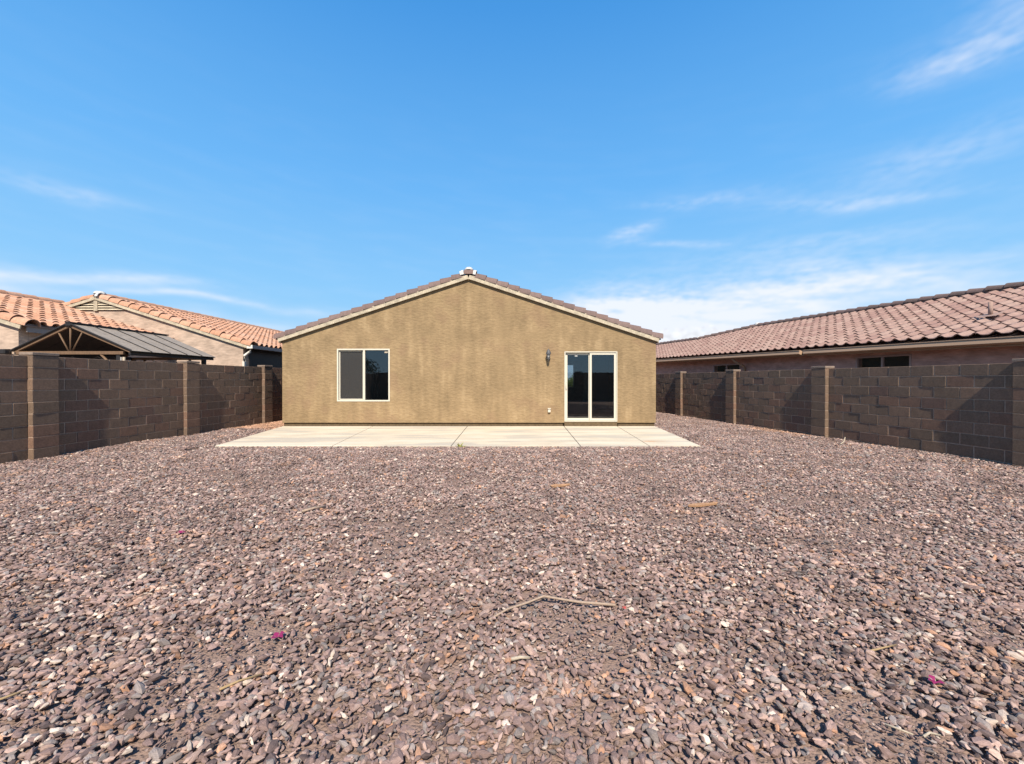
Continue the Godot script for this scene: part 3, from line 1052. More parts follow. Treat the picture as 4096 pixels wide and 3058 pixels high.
# ---------------------------------------------------------------- left neighbour
func louver_vent(parent: Node3D, apex: Vector3, half: float, slope: float) -> void:
	var v := holder("gable_vent", apex, parent)
	var high := half * slope
	var st := begin()
	face(st, [Vector3(-half, -high, 0.006), Vector3(half, -high, 0.006), Vector3(0, 0, 0.006)], Vector3(0, 0, 1))
	part("backing", finish(st), M.black_metal, v)
	for k in 4:
		var y := -high + 0.04 + k * 0.085
		var hw := (-y) / slope - 0.06
		if hw > 0.05:
			part("slat", box_mesh(Vector3(hw * 2.0, 0.055, 0.012), 0.002), M.cream, v, Transform3D(Basis.from_euler(Vector3(-0.5, 0, 0)), Vector3(0, y, 0.03)))
	bx("post", Vector3(0, -high / 2.0 - 0.03, 0.045), Vector3(0.13, high - 0.02, 0.03), M.cream, v)

func make_left_house() -> void:
	rng.seed = 400
	var house := holder("terracotta_house", Vector3(-11.5, 0, -14.3))
	tag(house, "pinkish stucco house with orange barrel tile roof beyond the wall", "house")
	var o := -house.position
	var eye := Vector3(0, 1.35, 0)
	# main gable, front face at d 14.3, local origin there; x local = world + 11.5
	var ax := -14.33 + 11.5
	var xr := -9.29 + 11.5
	var xl := ax - (xr - ax)
	var slope := 0.32
	var apex_y := 4.17
	part("gable_wall", gable_wall_mesh(xl, xr, -0.1, ax, apex_y, slope, [], 0.2), M.stucco_pink, house)
	var eave := apex_y - (xr - ax) * slope
	bx("side_wall", Vector3(xr - 0.101, eave / 2.0 - 0.05, -6.7), Vector3(0.2, eave + 0.1, 13.0), M.stucco_pink, house, 0.0)
	bx("painted_shade_sheet", Vector3(xr + 0.012, eave / 2.0 - 0.02, -6.6), Vector3(0.02, eave - 0.1, 12.6), M.black_metal, house, 0.0)  # black sheet added over the stucco; its colour paints the wall's deep shade
	louver_vent(house, Vector3(ax, apex_y - 0.03, 0.0), 1.22, slope)
	var roof := holder("main_roof", Vector3.ZERO, house)
	var ry := 4.24
	var run := xr - ax + 0.26
	var mats := [M.terra0, M.terra1, M.terra2, M.terra3]
	var tiles := [tile_mesh(0.3, 0.42, 0)]
	for s in [-1.0, 1.0]:
		var a := Vector3(ax, ry, 0.05)
		var b := Vector3(ax + s * run, ry - run * slope, 0.05)
		var back := Vector3(0, 0, -13.2)
		part("roof_deck", slab_mesh([a, b, b + back, a + back], 0.03), M.dark_trim, roof)
		var f0 := Vector3(ax, ry - 0.065, 0.07)
		var f1 := Vector3(ax + s * (run - 0.08), ry - 0.065 - (run - 0.08) * slope, 0.07)
		beam("barge_board", f0 + (f1 - f0).normalized() * 0.012, f1, 0.12, 0.03, M.cream, roof)
		rake_tiles(roof, Vector3(ax + s * 0.1, ry - 0.02 - 0.1 * slope, -0.065), Vector3(ax + s * (run + 0.02), ry - 0.02 - (run + 0.02) * slope, -0.065), 0.375, 0.165, mats)
	part("mortar_smear", barrel_mesh(0.08, 0.14, 0.14), M.mortar_white, roof, Transform3D(Basis(), Vector3(ax + 0.12, ry - 0.02, 0.012)))
	part("mortar_cap", lathe([[0.17, 0.0], [0.16, 0.05], [0.11, 0.09], [0.001, 0.11]], 12), M.mortar_white, roof, Transform3D(Basis(), Vector3(ax, ry + 0.1, -0.1)))
	for k in 31:
		part("ridge_tile", barrel_mesh(0.44, 0.13, 0.14), mats[k % 4], roof, Transform3D(Basis.from_euler(Vector3(0, PI / 2, 0.02)), Vector3(ax, ry + 0.03, -0.45 - k * 0.4)))
	var spots := []
	var down := Vector3(1, -slope, 0).normalized()
	var nrm := Vector3(slope, 1, 0).normalized()
	var expo := 0.36
	var rows := int(run / (expo * down.x)) + 1
	for r in rows:
		for c in 42:
			# tile x axis runs towards -z; its lower end lies at the row line
			var low := Vector3(ax, ry, 0.0) + down * (run * sqrt(1 + slope * slope) + 0.02 - r * expo)
			var p := low - down * 0.42 + Vector3(0, 0, -0.18 - c * 0.3) + nrm * 0.012
			if p.x < ax + 0.02:
				continue
			spots.append(house.global_transform * Transform3D(Basis(Vector3(0, 0, -1), nrm, down), p))
	lay_tiles(roof, spots, tiles, mats, eye)
	# gutter and white downspout at the corner
	var gx := xr + 0.30
	var gy := ry - run * slope - 0.05
	beam("gutter", Vector3(gx, gy, 0.05), Vector3(gx, gy, -12.5), 0.11, 0.1, M.gutter_grey, house)
	bx("gutter_end", Vector3(gx - 0.03, gy + 0.002, 0.065), Vector3(0.2, 0.125, 0.03), M.gutter_white, house, 0.01)
	tube("downspout", [Vector3(xr + 0.27, gy - 0.05, 0.02), Vector3(xr + 0.26, gy - 0.16, 0.02), Vector3(xr + 0.07, gy - 0.3, 0.03), Vector3(xr + 0.06, gy - 0.5, 0.03), Vector3(xr + 0.06, 0.0, 0.03)], [0.045, 0.045, 0.05, 0.055, 0.055], M.gutter_white, house, 8)
	# lower wing towards the camera
	var wd := 4.4
	var wax := -15.96 + 11.5
	var wxr := -11.8 + 11.5
	var wslope := 0.305
	var wy := 3.93
	part("wing_wall", gable_wall_mesh(wax - (wxr - wax), wxr, -0.1, wax, wy, wslope, [], 0.2), M.stucco_pink, house, Transform3D(Basis(), Vector3(0, 0, wd)))
	var weave := wy - (wxr - wax) * wslope
	bx("wing_side_wall", Vector3(wxr - 0.101, weave / 2.0 - 0.05, wd / 2.0 - 0.1), Vector3(0.2, weave + 0.1, wd - 0.21), M.stucco_pink, house, 0.0)
	var wing := holder("wing_roof", Vector3.ZERO, house)
	var wrun := wxr - wax + 0.22
	var wry := 4.0
	for s in [-1.0, 1.0]:
		var a := Vector3(wax, wry, wd + 0.05)
		var b := Vector3(wax + s * wrun, wry - wrun * wslope, wd + 0.05)
		var back := Vector3(0, 0, -wd - 0.04)
		part("roof_deck", slab_mesh([a, b, b + back, a + back], 0.03), M.dark_trim, wing)
		var f0 := Vector3(wax, wry - 0.065, wd + 0.07)
		var f1 := Vector3(wax + s * (wrun - 0.08), wry - 0.065 - (wrun - 0.08) * wslope, wd + 0.07)
		beam("barge_board", f0 + (f1 - f0).normalized() * 0.012, f1, 0.12, 0.03, M.cream, wing)
		rake_tiles(wing, Vector3(wax + s * 0.1, wry - 0.02 - 0.1 * wslope, wd - 0.065), Vector3(wax + s * (wrun + 0.02), wry - 0.02 - (wrun + 0.02) * wslope, wd - 0.065), 0.375, 0.165, mats)
	for k in 11:
		part("ridge_tile", barrel_mesh(0.46, 0.13, 0.145), mats[k % 4], wing, Transform3D(Basis.from_euler(Vector3(0, PI / 2, 0.02)), Vector3(wax, wry + 0.03, wd - 0.35 - k * 0.42)))
	spots = []
	down = Vector3(1, -wslope, 0).normalized()
	nrm = Vector3(wslope, 1, 0).normalized()
	for r in 16:
		for c in 16:
			var low := Vector3(wax, wry, 0.0) + down * (wrun * sqrt(1 + wslope * wslope) + 0.02 - r * expo)
			var p := low - down * 0.42 + Vector3(0, 0, wd - 0.2 - c * 0.3) + nrm * 0.012
			if p.x < wax + 0.02 or p.z < 0.3:
				continue
			spots.append(house.global_transform * Transform3D(Basis(Vector3(0, 0, -1), nrm, down), p))
	lay_tiles(wing, spots, tiles, mats, eye)
	beam("fascia", Vector3(wxr + 0.16, weave - 0.06, wd - 0.03), Vector3(wxr + 0.16, weave - 0.06, 0.02), 0.2, 0.03, M.gutter_grey, house)
	# black floodlight on the wing wall
	var fl := holder("floodlight", Vector3(wxr - 0.22, 2.03, wd), house)
	bx("bracket", Vector3(0, 0, 0.04), Vector3(0.12, 0.12, 0.08), M.black_metal, fl)
	bx("head", Vector3(0.04, -0.01, 0.14), Vector3(0.16, 0.12, 0.12), M.black_metal, fl, 0.02)
	tube("arm", [Vector3(0, 0.02, 0.06), Vector3(-0.5, 0.05, 0.12)], [0.03, 0.03], M.black_metal, fl)

func make_gazebo() -> void:
	var gz := holder("gazebo", Vector3(-10.07, 0, -9.5))
	tag(gz, "brown metal gazebo with pitched sheet roof behind the block wall", "gazebo")
	var half := 1.33
	var deep := 2.6
	var ey := 2.01
	var ry := 2.6
	var gable := func(z: float) -> void:
		var l := Vector3(-half, ey, z)
		var r := Vector3(half, ey, z)
		var t := Vector3(-0.06, ry, z)
		beam("rafter", l, t, 0.07, 0.05, M.bronze, gz)
		beam("rafter", t, r, 0.07, 0.05, M.bronze, gz)
		beam("tie_beam", l + Vector3(0.04, -0.035, -0.001), r + Vector3(-0.16, -0.035, -0.001), 0.075, 0.06, M.bronze, gz)
		tube("king_post", [Vector3(-0.06, ey, z), Vector3(-0.06, ry - 0.03, z)], [0.018, 0.018], M.bronze, gz)
		for s in [-1.0, 1.0]:
			tube("web_brace", [Vector3(-0.06 + s * 0.04, ey, z), Vector3(-0.06 + s * 0.27, ry - 0.16, z)], [0.017, 0.017], M.bronze, gz)
		for s in [-1.0, 1.0]:
			var px: float = s * (half - 0.3)
			bx("post", Vector3(px, (ey - 0.07) / 2.0, z - 0.04), Vector3(0.09, ey - 0.07, 0.09), M.black_metal, gz)
			tube("knee_brace", [Vector3(px - s * 0.05, ey - 0.42, z), Vector3(px - s * 0.4, ey - 0.06, z)], [0.025, 0.025], M.bronze, gz)
	gable.call(0.0)
	gable.call(-deep)
	var th := 0.018
	# sheets of standing seam roofing
	for s in [-1.0, 1.0]:
		for k in 5:
			var z0 := 0.05 - k * (deep + 0.1) / 5.0
			var z1 := z0 - (deep + 0.1) / 5.0 + 0.008
			var e := Vector3(s * (half + 0.05), ey + 0.035 - 0.02, 0)
			var t := Vector3(-0.06, ry + 0.055, 0)
			part("roof_sheet", slab_mesh([t + Vector3(0, 0, z0), e + Vector3(0, 0, z0), e + Vector3(0, 0, z1), t + Vector3(0, 0, z1)], 0.006), M.roof_sheet, gz)
			part("painted_shade_underside", slab_mesh([t + Vector3(0, -0.02, z0), e + Vector3(0, -0.02, z0), e + Vector3(0, -0.02, z1), t + Vector3(0, -0.02, z1)], 0.004), M.black_metal, gz)  # added black underside, painting in the dark shade beneath the roof sheets
			beam("seam", t + Vector3(0, 0.004, z0), e + Vector3(0, 0.004, z0), 0.03, 0.022, M.black_metal, gz)
		beam("eave_rail", Vector3(s * (half - 0.02), ey - 0.03, 0.02), Vector3(s * (half - 0.02), ey - 0.03, -deep - 0.02), 0.1, 0.05, M.black_metal, gz)
		beam("purlin", Vector3(s * (half - 0.3), ey - 0.03, -0.04), Vector3(s * (half - 0.3), ey - 0.03, -deep + 0.04), 0.08, 0.05, M.black_metal, gz)
	beam("ridge_cap", Vector3(-0.06, ry + 0.07, 0.07), Vector3(-0.06, ry + 0.07, -deep - 0.06), 0.03, 0.12, M.black_metal, gz)
	bx("bracket", Vector3(-0.06, ry + 0.02, 0.05), Vector3(0.14, 0.06, 0.03), M.black_metal, gz)
	# folded curtain tied to the near post
	var cu := holder("gazebo_curtain", Vector3(-9.0, 0, -9.52))
	tag(cu, "pale folded curtain tied to the gazebo post above the wall", "curtain")
	for k in 4:
		tube("fold", [Vector3(k * 0.035, 0.2, 0.03 * (k % 2)), Vector3(k * 0.03, 1.2, 0.03 * (k % 2)), Vector3(k * 0.034, 1.88, 0.02 * (k % 2))], [0.02, 0.017, 0.019], M.bleached if k != 1 else M.grey_metal, cu)
	# string lights hung between the posts
	var sl := holder("string_lights", Vector3(-10.07, 1.9, -9.75))
	tag(sl, "string of small white bulbs hanging under the gazebo roof", "string lights")
	var pts := []
	var rad := []
	for k in 13:
		var t := k / 12.0
		pts.append(Vector3(lerpf(-0.9, 0.92, t), -0.1 * sin(PI * fmod(t * 3.0, 1.0)), 0.0))
		rad.append(0.005)
	for k in 12:
		var t := (k + 1) / 12.0
		pts.append(Vector3(0.92, -0.1 * sin(PI * fmod(t * 3.0, 1.0)), -t * 2.0))
		rad.append(0.005)
	tube("cord", pts, rad, M.black_metal, sl, 4)
	for k in range(1, 25, 2):
		part("bulb", lathe([[0.012, 0.0], [0.024, -0.03], [0.018, -0.055], [0.001, -0.065]], 8), M.bulb, sl, Transform3D(Basis(), pts[k]))

# ---------------------------------------------------------------- right neighbour
func make_right_house() -> void:
	rng.seed = 500
	var house := holder("mauve_house", Vector3(11.0, 0, -8.0))
	tag(house, "long mauve stucco house with rows of pinkish wavy roof tiles", "house")
	var eye := Vector3(0, 1.35, 0)
	# eave line: x = 11 - 0.16 d
	var E := func(d: float, t: float, up := 0.0) -> Vector3:
		# a point on the roof plane, t metres in from the eave
		var x := 11.0 - 0.16 * d + t
		return Vector3(x, 2.29 + 0.0165 * (d - 7.87) + t * 0.333 + up, -d) - house.position
	var along := (E.call(20.0, 0.0) - E.call(4.0, 0.0)).normalized() as Vector3
	var upslope := (E.call(10.0, 3.0) - E.call(10.0, 0.0)) as Vector3
	upslope = (upslope - along * upslope.dot(along)).normalized()
	var nrm := along.cross(upslope)
	if nrm.y < 0.0:
		nrm = -nrm
	var w := func(d: float) -> float:
		if d < 20.6:
			return 4.6
		if d < 23.4:
			return lerpf(4.6, 3.3, (d - 20.6) / 2.8)
		return 3.3
	var roof := holder("roof", Vector3.ZERO, house)
	var d0 := 3.6
	var d1 := 29.5
	part("roof_deck", slab_mesh([E.call(d0, 0.02, -0.1), E.call(20.6, 0.02, -0.1), E.call(20.6, 4.6, -0.1), E.call(d0, 4.6, -0.1)], 0.04), M.dark_trim, roof)
	part("roof_deck", slab_mesh([E.call(20.61, 0.02, -0.1), E.call(d1, 0.02, -0.1), E.call(d1, 3.25, -0.1), E.call(23.4, 3.25, -0.1), E.call(20.61, 4.55, -0.1)], 0.04), M.dark_trim, roof)
	# the slope that falls away behind the ridge
	var fall := Vector3(9.2, -3.06, 0)
	part("roof_deck", slab_mesh([E.call(d0, 4.62, -0.1), E.call(20.6, 4.62, -0.1), E.call(20.6, 4.62, -0.1) + Vector3(4.6, -1.53, 0), E.call(d0, 4.62, -0.1) + Vector3(4.6, -1.53, 0)], 0.04), M.mauve0, roof)
	part("roof_deck", slab_mesh([E.call(20.62, 4.6, -0.08), E.call(23.4, 3.32, -0.08), E.call(d1, 3.32, -0.08), E.call(d1, 3.32, -0.08) + Vector3(3.3, -1.1, 0), E.call(20.62, 3.32, -0.08) + Vector3(4.6, -1.1, 0)], 0.04), M.mauve0, roof)
	var mats := [M.mauve0, M.mauve1, M.mauve2, M.mauve3]
	var tiles := [tile_mesh(0.31, 0.43, 1)]
	var spots := []
	var expo := 0.345
	for r in 16:
		for c in 92:
			var s := 0.15 + c * 0.31
			var base: Vector3 = E.call(d0, -0.07) + along * s + upslope * (r * expo)
			var d := -(base + house.position).z
			var t := (base + house.position).x - (11.0 - 0.16 * d)
			if d > d1 - 0.3 or t > w.call(d + 0.3) - 0.1:
				continue
			var p: Vector3 = base + upslope * 0.43 - nrm * 0.012
			spots.append(house.global_transform * Transform3D(Basis(along if along.cross(nrm).dot(-upslope) > 0.0 else -along, nrm, -upslope), p if along.cross(nrm).dot(-upslope) > 0.0 else p + along * 0.31))
	lay_tiles(roof, spots, tiles, mats, eye)
	# ridge and hip tiles
	var line := [E.call(d0, 4.6, 0.02), E.call(20.6, 4.6, 0.02), E.call(23.4, 3.3, 0.02), E.call(d1, 3.3, 0.02)]
	for k in 3:
		var a: Vector3 = line[k]
		var b: Vector3 = line[k + 1]
		beam("ridge_board", a - Vector3(0, 0.02, 0), b - Vector3(0, 0.02, 0), 0.16, 0.14, M.dark_trim, roof)
		rake_tiles(roof, a, b, 0.42, 0.125, [M.mauve_ridge, M.umber0, M.umber2], "ridge_tile")
	part("mortar_cap", lathe([[0.16, 0.0], [0.15, 0.05], [0.09, 0.11], [0.001, 0.13]], 10), M.mortar_white, roof, Transform3D(Basis(), E.call(20.7, 4.6, 0.08)))
	part("mortar_cap", lathe([[0.12, 0.0], [0.1, 0.05], [0.05, 0.08], [0.001, 0.09]], 10), M.mortar_white, roof, Transform3D(Basis(), E.call(23.4, 3.3, 0.09)))
	# roof vent
	var rv: Vector3 = E.call(9.35, 1.3, 0.05)
	var vent := holder("roof_vent", rv, roof)
	part("flashing", box_mesh(Vector3(0.34, 0.012, 0.3), 0.003), M.mauve3, vent, Transform3D(Basis(along, nrm, along.cross(nrm)), nrm * 0.028))
	tube("pipe", [Vector3(0, 0, 0), Vector3(0, 0.32, 0)], [0.04, 0.04], M.mauve3, vent, 8)
	# wall, 0.45 in from the eave
	var W := func(d: float, y: float) -> Vector3:
		return Vector3(11.42 - 0.16 * d, y, -d) - house.position
	var wa: Vector3 = W.call(d0 + 0.3, 0.0)
	var wb: Vector3 = W.call(d1 - 0.3, 0.0)
	var wl := (wb - wa).length()
	# panels round the window openings; local x along the wall
	var wall := holder("wall", wa, house)
	var ex := (wb - wa).normalized()
	wall.basis = Basis(ex, Vector3.UP, ex.cross(Vector3.UP))
	if wall.basis.z.x > 0.0:
		# face the yard
		wall.position = wb
		wall.basis = Basis(-ex, Vector3.UP, (-ex).cross(Vector3.UP))
	var loc := func(d: float) -> float:
		return (wall.transform.affine_inverse() * W.call(d, 0.0)).x
	var openings := []
	for q in [[10.15, 11.53], [16.04, 17.67]]:
		var a: float = loc.call(q[0])
		var b: float = loc.call(q[1])
		openings.append([minf(a, b), maxf(a, b), 1.05, 2.0])
	openings.sort_custom(func(a, b): return a[0] < b[0])
	var x := 0.0
	for q in openings:
		bx("wall_panel", Vector3((x + q[0]) / 2.0, 1.11, -0.1), Vector3(q[0] - x, 2.42, 0.2), M.stucco_mauve, wall, 0.0)
		bx("wall_panel", Vector3((q[0] + q[1]) / 2.0, 0.475, -0.1), Vector3(q[1] - q[0], 1.15, 0.2), M.stucco_mauve, wall, 0.0)
		bx("wall_panel", Vector3((q[0] + q[1]) / 2.0, 2.16, -0.1), Vector3(q[1] - q[0], 0.32, 0.2), M.stucco_mauve, wall, 0.0)
		x = q[1]
	bx("wall_panel", Vector3((x + wl) / 2.0, 1.11, -0.1), Vector3(wl - x, 2.42, 0.2), M.stucco_mauve, wall, 0.0)
	for q in openings:
		var win := holder("window", wall.position, house)
		win.basis = wall.basis
		frame(win, q[0] + 0.002, q[1] - 0.002, q[2] + 0.002, q[3] - 0.002, -0.03, 0.045, 0.08, M.frame_mauve)
		var mid: float = (q[0] + q[1]) / 2.0
		bx("mullion", Vector3(mid, (q[2] + q[3]) / 2.0, -0.03), Vector3(0.05, q[3] - q[2] - 0.1, 0.06), M.frame_mauve, win)
		pane("pane", q[0] + 0.04, mid - 0.024, q[2] + 0.04, q[3] - 0.04, -0.05, M.glass, win)
		pane("pane", mid + 0.024, q[1] - 0.04, q[2] + 0.04, q[3] - 0.04, -0.04, M.glass, win)
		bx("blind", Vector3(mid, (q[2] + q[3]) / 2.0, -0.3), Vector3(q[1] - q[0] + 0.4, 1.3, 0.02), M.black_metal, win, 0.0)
	# gutter in two lengths, fascia, soffit, downspout
	var g0: Vector3 = E.call(d0 + 0.05, -0.125, -0.135)
	var gm: Vector3 = E.call(12.55, -0.125, -0.135)
	var gn: Vector3 = E.call(12.68, -0.125, -0.135)
	var g1: Vector3 = E.call(d1 - 0.1, -0.125, -0.135)
	for q in [[g0, gm], [gn, g1]]:
		beam("gutter", q[0], q[1], 0.125, 0.1, M.gutter_tan, house, Vector3(0.38, 1, 0))
		beam("gutter_lip", q[0] + Vector3(-0.04, 0.062, 0), q[1] + Vector3(-0.04, 0.062, 0), 0.02, 0.016, M.gutter_tan, house)
		beam("fascia", q[0] + Vector3(0.1, -0.02, 0), q[1] + Vector3(0.1, -0.02, 0), 0.17, 0.03, M.gutter_tan, house)
	part("soffit", slab_mesh([E.call(d0 + 0.05, 0.04, -0.19), E.call(d1 - 0.1, 0.04, -0.19), E.call(d1 - 0.1, 0.46, -0.33), E.call(d0 + 0.05, 0.46, -0.33)], 0.02), M.stucco_mauve, house)
	var dp: Vector3 = E.call(15.75, -0.1, -0.17)
	var dw: Vector3 = W.call(15.75, 0.0)
	tube("downspout", [dp, dp + Vector3(0.05, -0.12, 0), Vector3(dw.x - 0.07, dp.y - 0.35, dp.z), Vector3(dw.x - 0.06, dp.y - 0.5, dp.z), Vector3(dw.x - 0.06, 0.0, dp.z)], [0.045, 0.045, 0.045, 0.045, 0.045], M.gutter_tan, house, 8)

# ---------------------------------------------------------------- plants
func tree(called: String, label: String, at: Vector3, height: float, crown_r: Vector3, crown_y: float, leaves: int, m: Material, seed_value: int, leaf := 0.07) -> void:
	rng.seed = seed_value
	var t := holder(called, at)
	tag(t, label, "tree" if called != "bush" else "bush")
	var st := begin(true)
	add_tube(st, [Vector3(0, -0.1, 0), Vector3(0.05, crown_y * 0.5, 0.03), Vector3(-0.03, crown_y, 0)], [0.12 * height / 4.0, 0.09 * height / 4.0, 0.06 * height / 4.0], 7)
	var tips := []
	for k in 11:
		var a := TAU * k / 11.0 + rng.randf() * 0.4
		var lift := rng.randf_range(-0.35, 0.85)
		var tip := Vector3(cos(a) * crown_r.x * rng.randf_range(0.35, 0.85), crown_y + lift * crown_r.y, sin(a) * crown_r.z * rng.randf_range(0.35, 0.85))
		var root := Vector3(0.02, crown_y * rng.randf_range(0.55, 0.95), 0.01)
		add_tube(st, [root, root.lerp(tip, 0.5) + Vector3(0, 0.12, 0), tip], [0.035, 0.022, 0.008], 5)
		tips.append(tip)
	part("trunk", finish(st), M.wood_bark, t)
	var lf := begin()
	for k in leaves:
		var c: Vector3 = tips[rng.randi() % tips.size()]
		var off := Vector3(rng.randfn(), rng.randfn() * 0.8, rng.randfn()) * crown_r * 0.24
		var p := c + off
		var b := Basis.from_euler(Vector3(rng.randf() * TAU, rng.randf() * TAU, rng.randf() * TAU))
		var s := leaf * rng.randf_range(0.6, 1.3)
		face(lf, [p + b * Vector3(0, 0, s), p + b * Vector3(s * 0.4, 0.01, 0), p + b * Vector3(0, 0, -s), p + b * Vector3(-s * 0.4, 0.01, 0)], b.y)
	part("crown", finish(lf), m, t)

# ---------------------------------------------------------------- litter on the gravel
func lay_stick(called: String, label: String, pts: Array, r0: float, r1: float, m: Material, up := 0.026) -> void:
	var world := []
	var rad := []
	var c := on_ground(pts[0][0], pts[0][1])
	for i in pts.size():
		world.append(on_ground(pts[i][0], pts[i][1], up + (pts[i][2] if pts[i].size() > 2 else 0.0)) - c)
		rad.append(lerpf(r0, r1, i / float(pts.size() - 1)))
	var st := begin(true)
	add_tube(st, world, rad, 7)
	var o := part(called, finish(st), m, self, Transform3D(Basis(), c))
	tag(o, label, called.replace("_", " "))

func petal(label: String, x: float, d: float, r: float, m: Material, sd: int) -> void:
	rng.seed = sd
	var o := holder("fallen_blossom", on_ground(x, d, 0.024))
	tag(o, label, "blossom")
	for k in 4:
		var st := begin(true)
		var a := TAU * k / 4.0 + rng.randf()
		var dir := Vector3(cos(a), 0, sin(a))
		var side := Vector3(-sin(a), 0, cos(a))
		var tip := dir * r + Vector3(0, rng.randf_range(0.0, 0.5) * r, 0)
		var mid := dir * r * 0.55 + Vector3(0, rng.randf_range(0.25, 0.6) * r, 0)
		face(st, [Vector3.ZERO, mid + side * r * 0.45, mid], Vector3.UP)
		face(st, [Vector3.ZERO, mid, mid - side * r * 0.45], Vector3.UP)
		face(st, [mid, mid + side * r * 0.45, tip], Vector3.UP)
		face(st, [mid, tip, mid - side * r * 0.45], Vector3.UP)
		part("petal", finish(st), m, o)

func shard(label: String, x: float, d: float, length: float, wide: float, turn: float, m: Material, sd: int) -> void:
	rng.seed = sd
	var o := holder("bark_piece", on_ground(x, d, 0.026))
	tag(o, label, "bark")
	o.rotation.y = turn
	var st := begin()
	var top := []
	var n := 10
	for k in n:
		var a := TAU * k / n
		top.append(Vector3(cos(a) * length / 2.0 * rng.randf_range(0.75, 1.1), 0.012 + rng.randf() * 0.01, sin(a) * wide / 2.0 * rng.randf_range(0.6, 1.2)))
	var mid := Vector3(0, 0.022, 0)
	for k in n:
		var j := (k + 1) % n
		face(st, [mid, top[k], top[j]], Vector3.UP)
		face(st, [top[k], top[j], top[j] * Vector3(0.95, 0, 0.95), top[k] * Vector3(0.95, 0, 0.95)], top[k] + top[j])
	part("flake", finish(st), m, o)

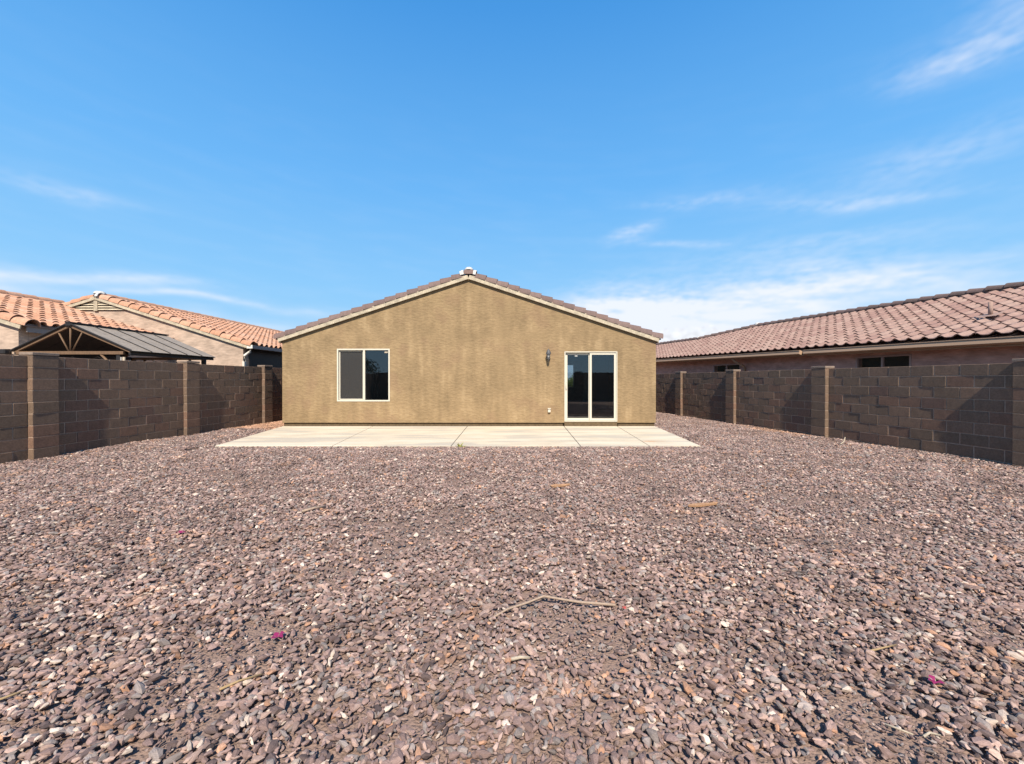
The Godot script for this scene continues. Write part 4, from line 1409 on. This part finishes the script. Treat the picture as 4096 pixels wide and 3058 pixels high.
func make_litter() -> void:
	lay_stick("twig", "long bent brown twig lying across the middle of the gravel", [[0.607, 2.422], [0.5, 2.43, 0.004], [0.403, 2.447], [0.3, 2.46, 0.006], [0.19, 2.477, 0.012], [0.086, 2.415, 0.004], [-0.027, 2.36], [-0.126, 2.284, -0.012]], 0.0085, 0.0055, M.twig)
	lay_stick("straw", "straight tan straw on the gravel just below a magenta blossom", [[-1.243, 1.752], [-1.19, 1.8, 0.004], [-1.12, 1.85]], 0.006, 0.0035, M.straw)
	lay_stick("straw", "tan straw cut by the lower left edge of the photo", [[-2.16, 1.66], [-2.094, 1.694], [-2.05, 1.75]], 0.007, 0.003, M.straw)
	lay_stick("stick", "short dark brown stick on the gravel left of centre", [[-2.111, 4.153], [-2.03, 4.24, 0.01], [-1.954, 4.333]], 0.014, 0.01, M.twig, 0.032)
	lay_stick("stick", "thin pale stick at the bottom right, longer of the two", [[1.425, 1.577], [1.45, 1.556, 0.002], [1.487, 1.528]], 0.0042, 0.003, M.bleached)
	lay_stick("stick", "short forked pale splinter at the bottom right edge of the gravel", [[1.517, 1.52], [1.55, 1.53, 0.006], [1.586, 1.525]], 0.005, 0.003, M.bleached)
	lay_stick("stick", "thin tan stick just above the magenta blossom on the right", [[1.743, 2.015], [1.82, 2.03, 0.004], [1.92, 2.062]], 0.0055, 0.003, M.straw)
	lay_stick("stick", "bleached splinter of wood on bare gravel below the long twig", [[-0.004, 1.949], [0.04, 1.957, 0.004], [0.083, 1.959]], 0.009, 0.006, M.bleached)
	lay_stick("stick", "small pale bent stick by the foot of the right wall", [[6.95, 8.75], [7.1, 8.85, 0.03], [7.17, 8.9, 0.12]], 0.012, 0.01, M.bleached)
	petal("crumpled magenta blossom on the gravel at lower left", -1.208, 2.128, 0.034, M.magenta, 1)
	petal("crumpled magenta blossom on the gravel at lower right", 1.858, 1.81, 0.03, M.magenta, 2)
	petal("small far magenta blossom on the gravel at the left", -2.844, 3.545, 0.04, M.magenta, 3)
	petal("tiny red scrap beside the end of the long twig", 0.651, 2.394, 0.014, M.red_scrap, 4)
	shard("flat orange bark flake on the gravel in front of the patio", 0.6, 5.19, 0.3, 0.09, 0.45, M.bark, 5)
	shard("flat orange bark flake on the gravel towards the right wall", 2.02, 4.36, 0.36, 0.1, 0.3, M.bark, 6)
	# weed at the front edge of the slab
	rng.seed = 8
	var o := holder("weed", Vector3(-1.1, -0.085, -8.74))
	tag(o, "small yellowish weed growing at the front edge of the patio", "weed")
	for k in 16:
		var a := rng.randf() * TAU
		var dir := Vector3(cos(a) * rng.randf_range(0.4, 2.0), 0, sin(a) * 0.5)
		var st := begin()
		var tip := dir * 0.09 + Vector3(0, rng.randf_range(0.05, 0.13), 0)
		var side := Vector3(0.012, 0, 0.008)
		face(st, [Vector3.ZERO, tip * 0.6 + side, tip], Vector3(0, 0, 1))
		face(st, [Vector3.ZERO, tip, tip * 0.6 - side], Vector3(0, 0, 1))
		part("leaf", finish(st), M.weed_leaf, o)

func _ready() -> void:
	make_camera_and_light()
	make_materials()
	mat("frame_pale", lin(0.6, 0.52, 0.42), 0.6)
	make_ground()
	make_patio()
	make_house()
	# walls: yard faces converge a little towards the house
	var cl := 1.0012
	var L := func(d: float) -> Vector3: return Vector3(left_face(d), 0, -d)
	var R := func(d: float) -> Vector3: return Vector3(right_face(d), 0, -d)
	block_wall("brown block wall with pillars along the left side of the yard", L.call(-2.3), L.call(17.5), 1.775, [0.15, 3.14 * cl, 6.24 * cl, 9.45 * cl, 12.64 * cl, 15.65 * cl], Vector3(1, 0, 0), 21)
	var c := 1.00907
	block_wall("brown block wall with pillars along the right side of the yard", R.call(-2.3), R.call(19.9), 1.63, [0.15, (2.6 + 2.3) * c, (6.2 + 2.3) * c, (9.93 + 2.3) * c, (13.21 + 2.3) * c, (16.33 + 2.3) * c], Vector3(-1, 0, 0), 22)
	block_wall("shaded block wall at the yard's end, mirrored in the door glass", Vector3(left_face(-2.3) - 0.2, 0, 2.35), Vector3(right_face(-2.3) + 0.2, 0, 2.35), 1.85, [3.3, 6.6, 9.9, 13.2], Vector3(0, 0, -1), 23)
	make_left_house()
	make_gazebo()
	make_right_house()
	tree("bush", "green bush seen through the glass door and the rear window", Vector3(3.7, -0.05, -28.5), 2.0, Vector3(1.2, 0.75, 0.9), 0.9, 2600, M.leaf, 81, 0.09)
	tree("tree", "dark leafy tree mirrored in the sliding door glass", Vector3(10.0, -0.05, 7.2), 4.6, Vector3(2.0, 1.5, 1.6), 3.3, 5200, M.leaf_dark, 82, 0.09)
	tree("tree", "sparse tree mirrored in the window glass", Vector3(-11.5, -0.05, 6.0), 3.2, Vector3(1.5, 0.9, 1.0), 2.2, 1600, M.leaf_dark, 83, 0.09)
	make_gravel()
	make_litter()
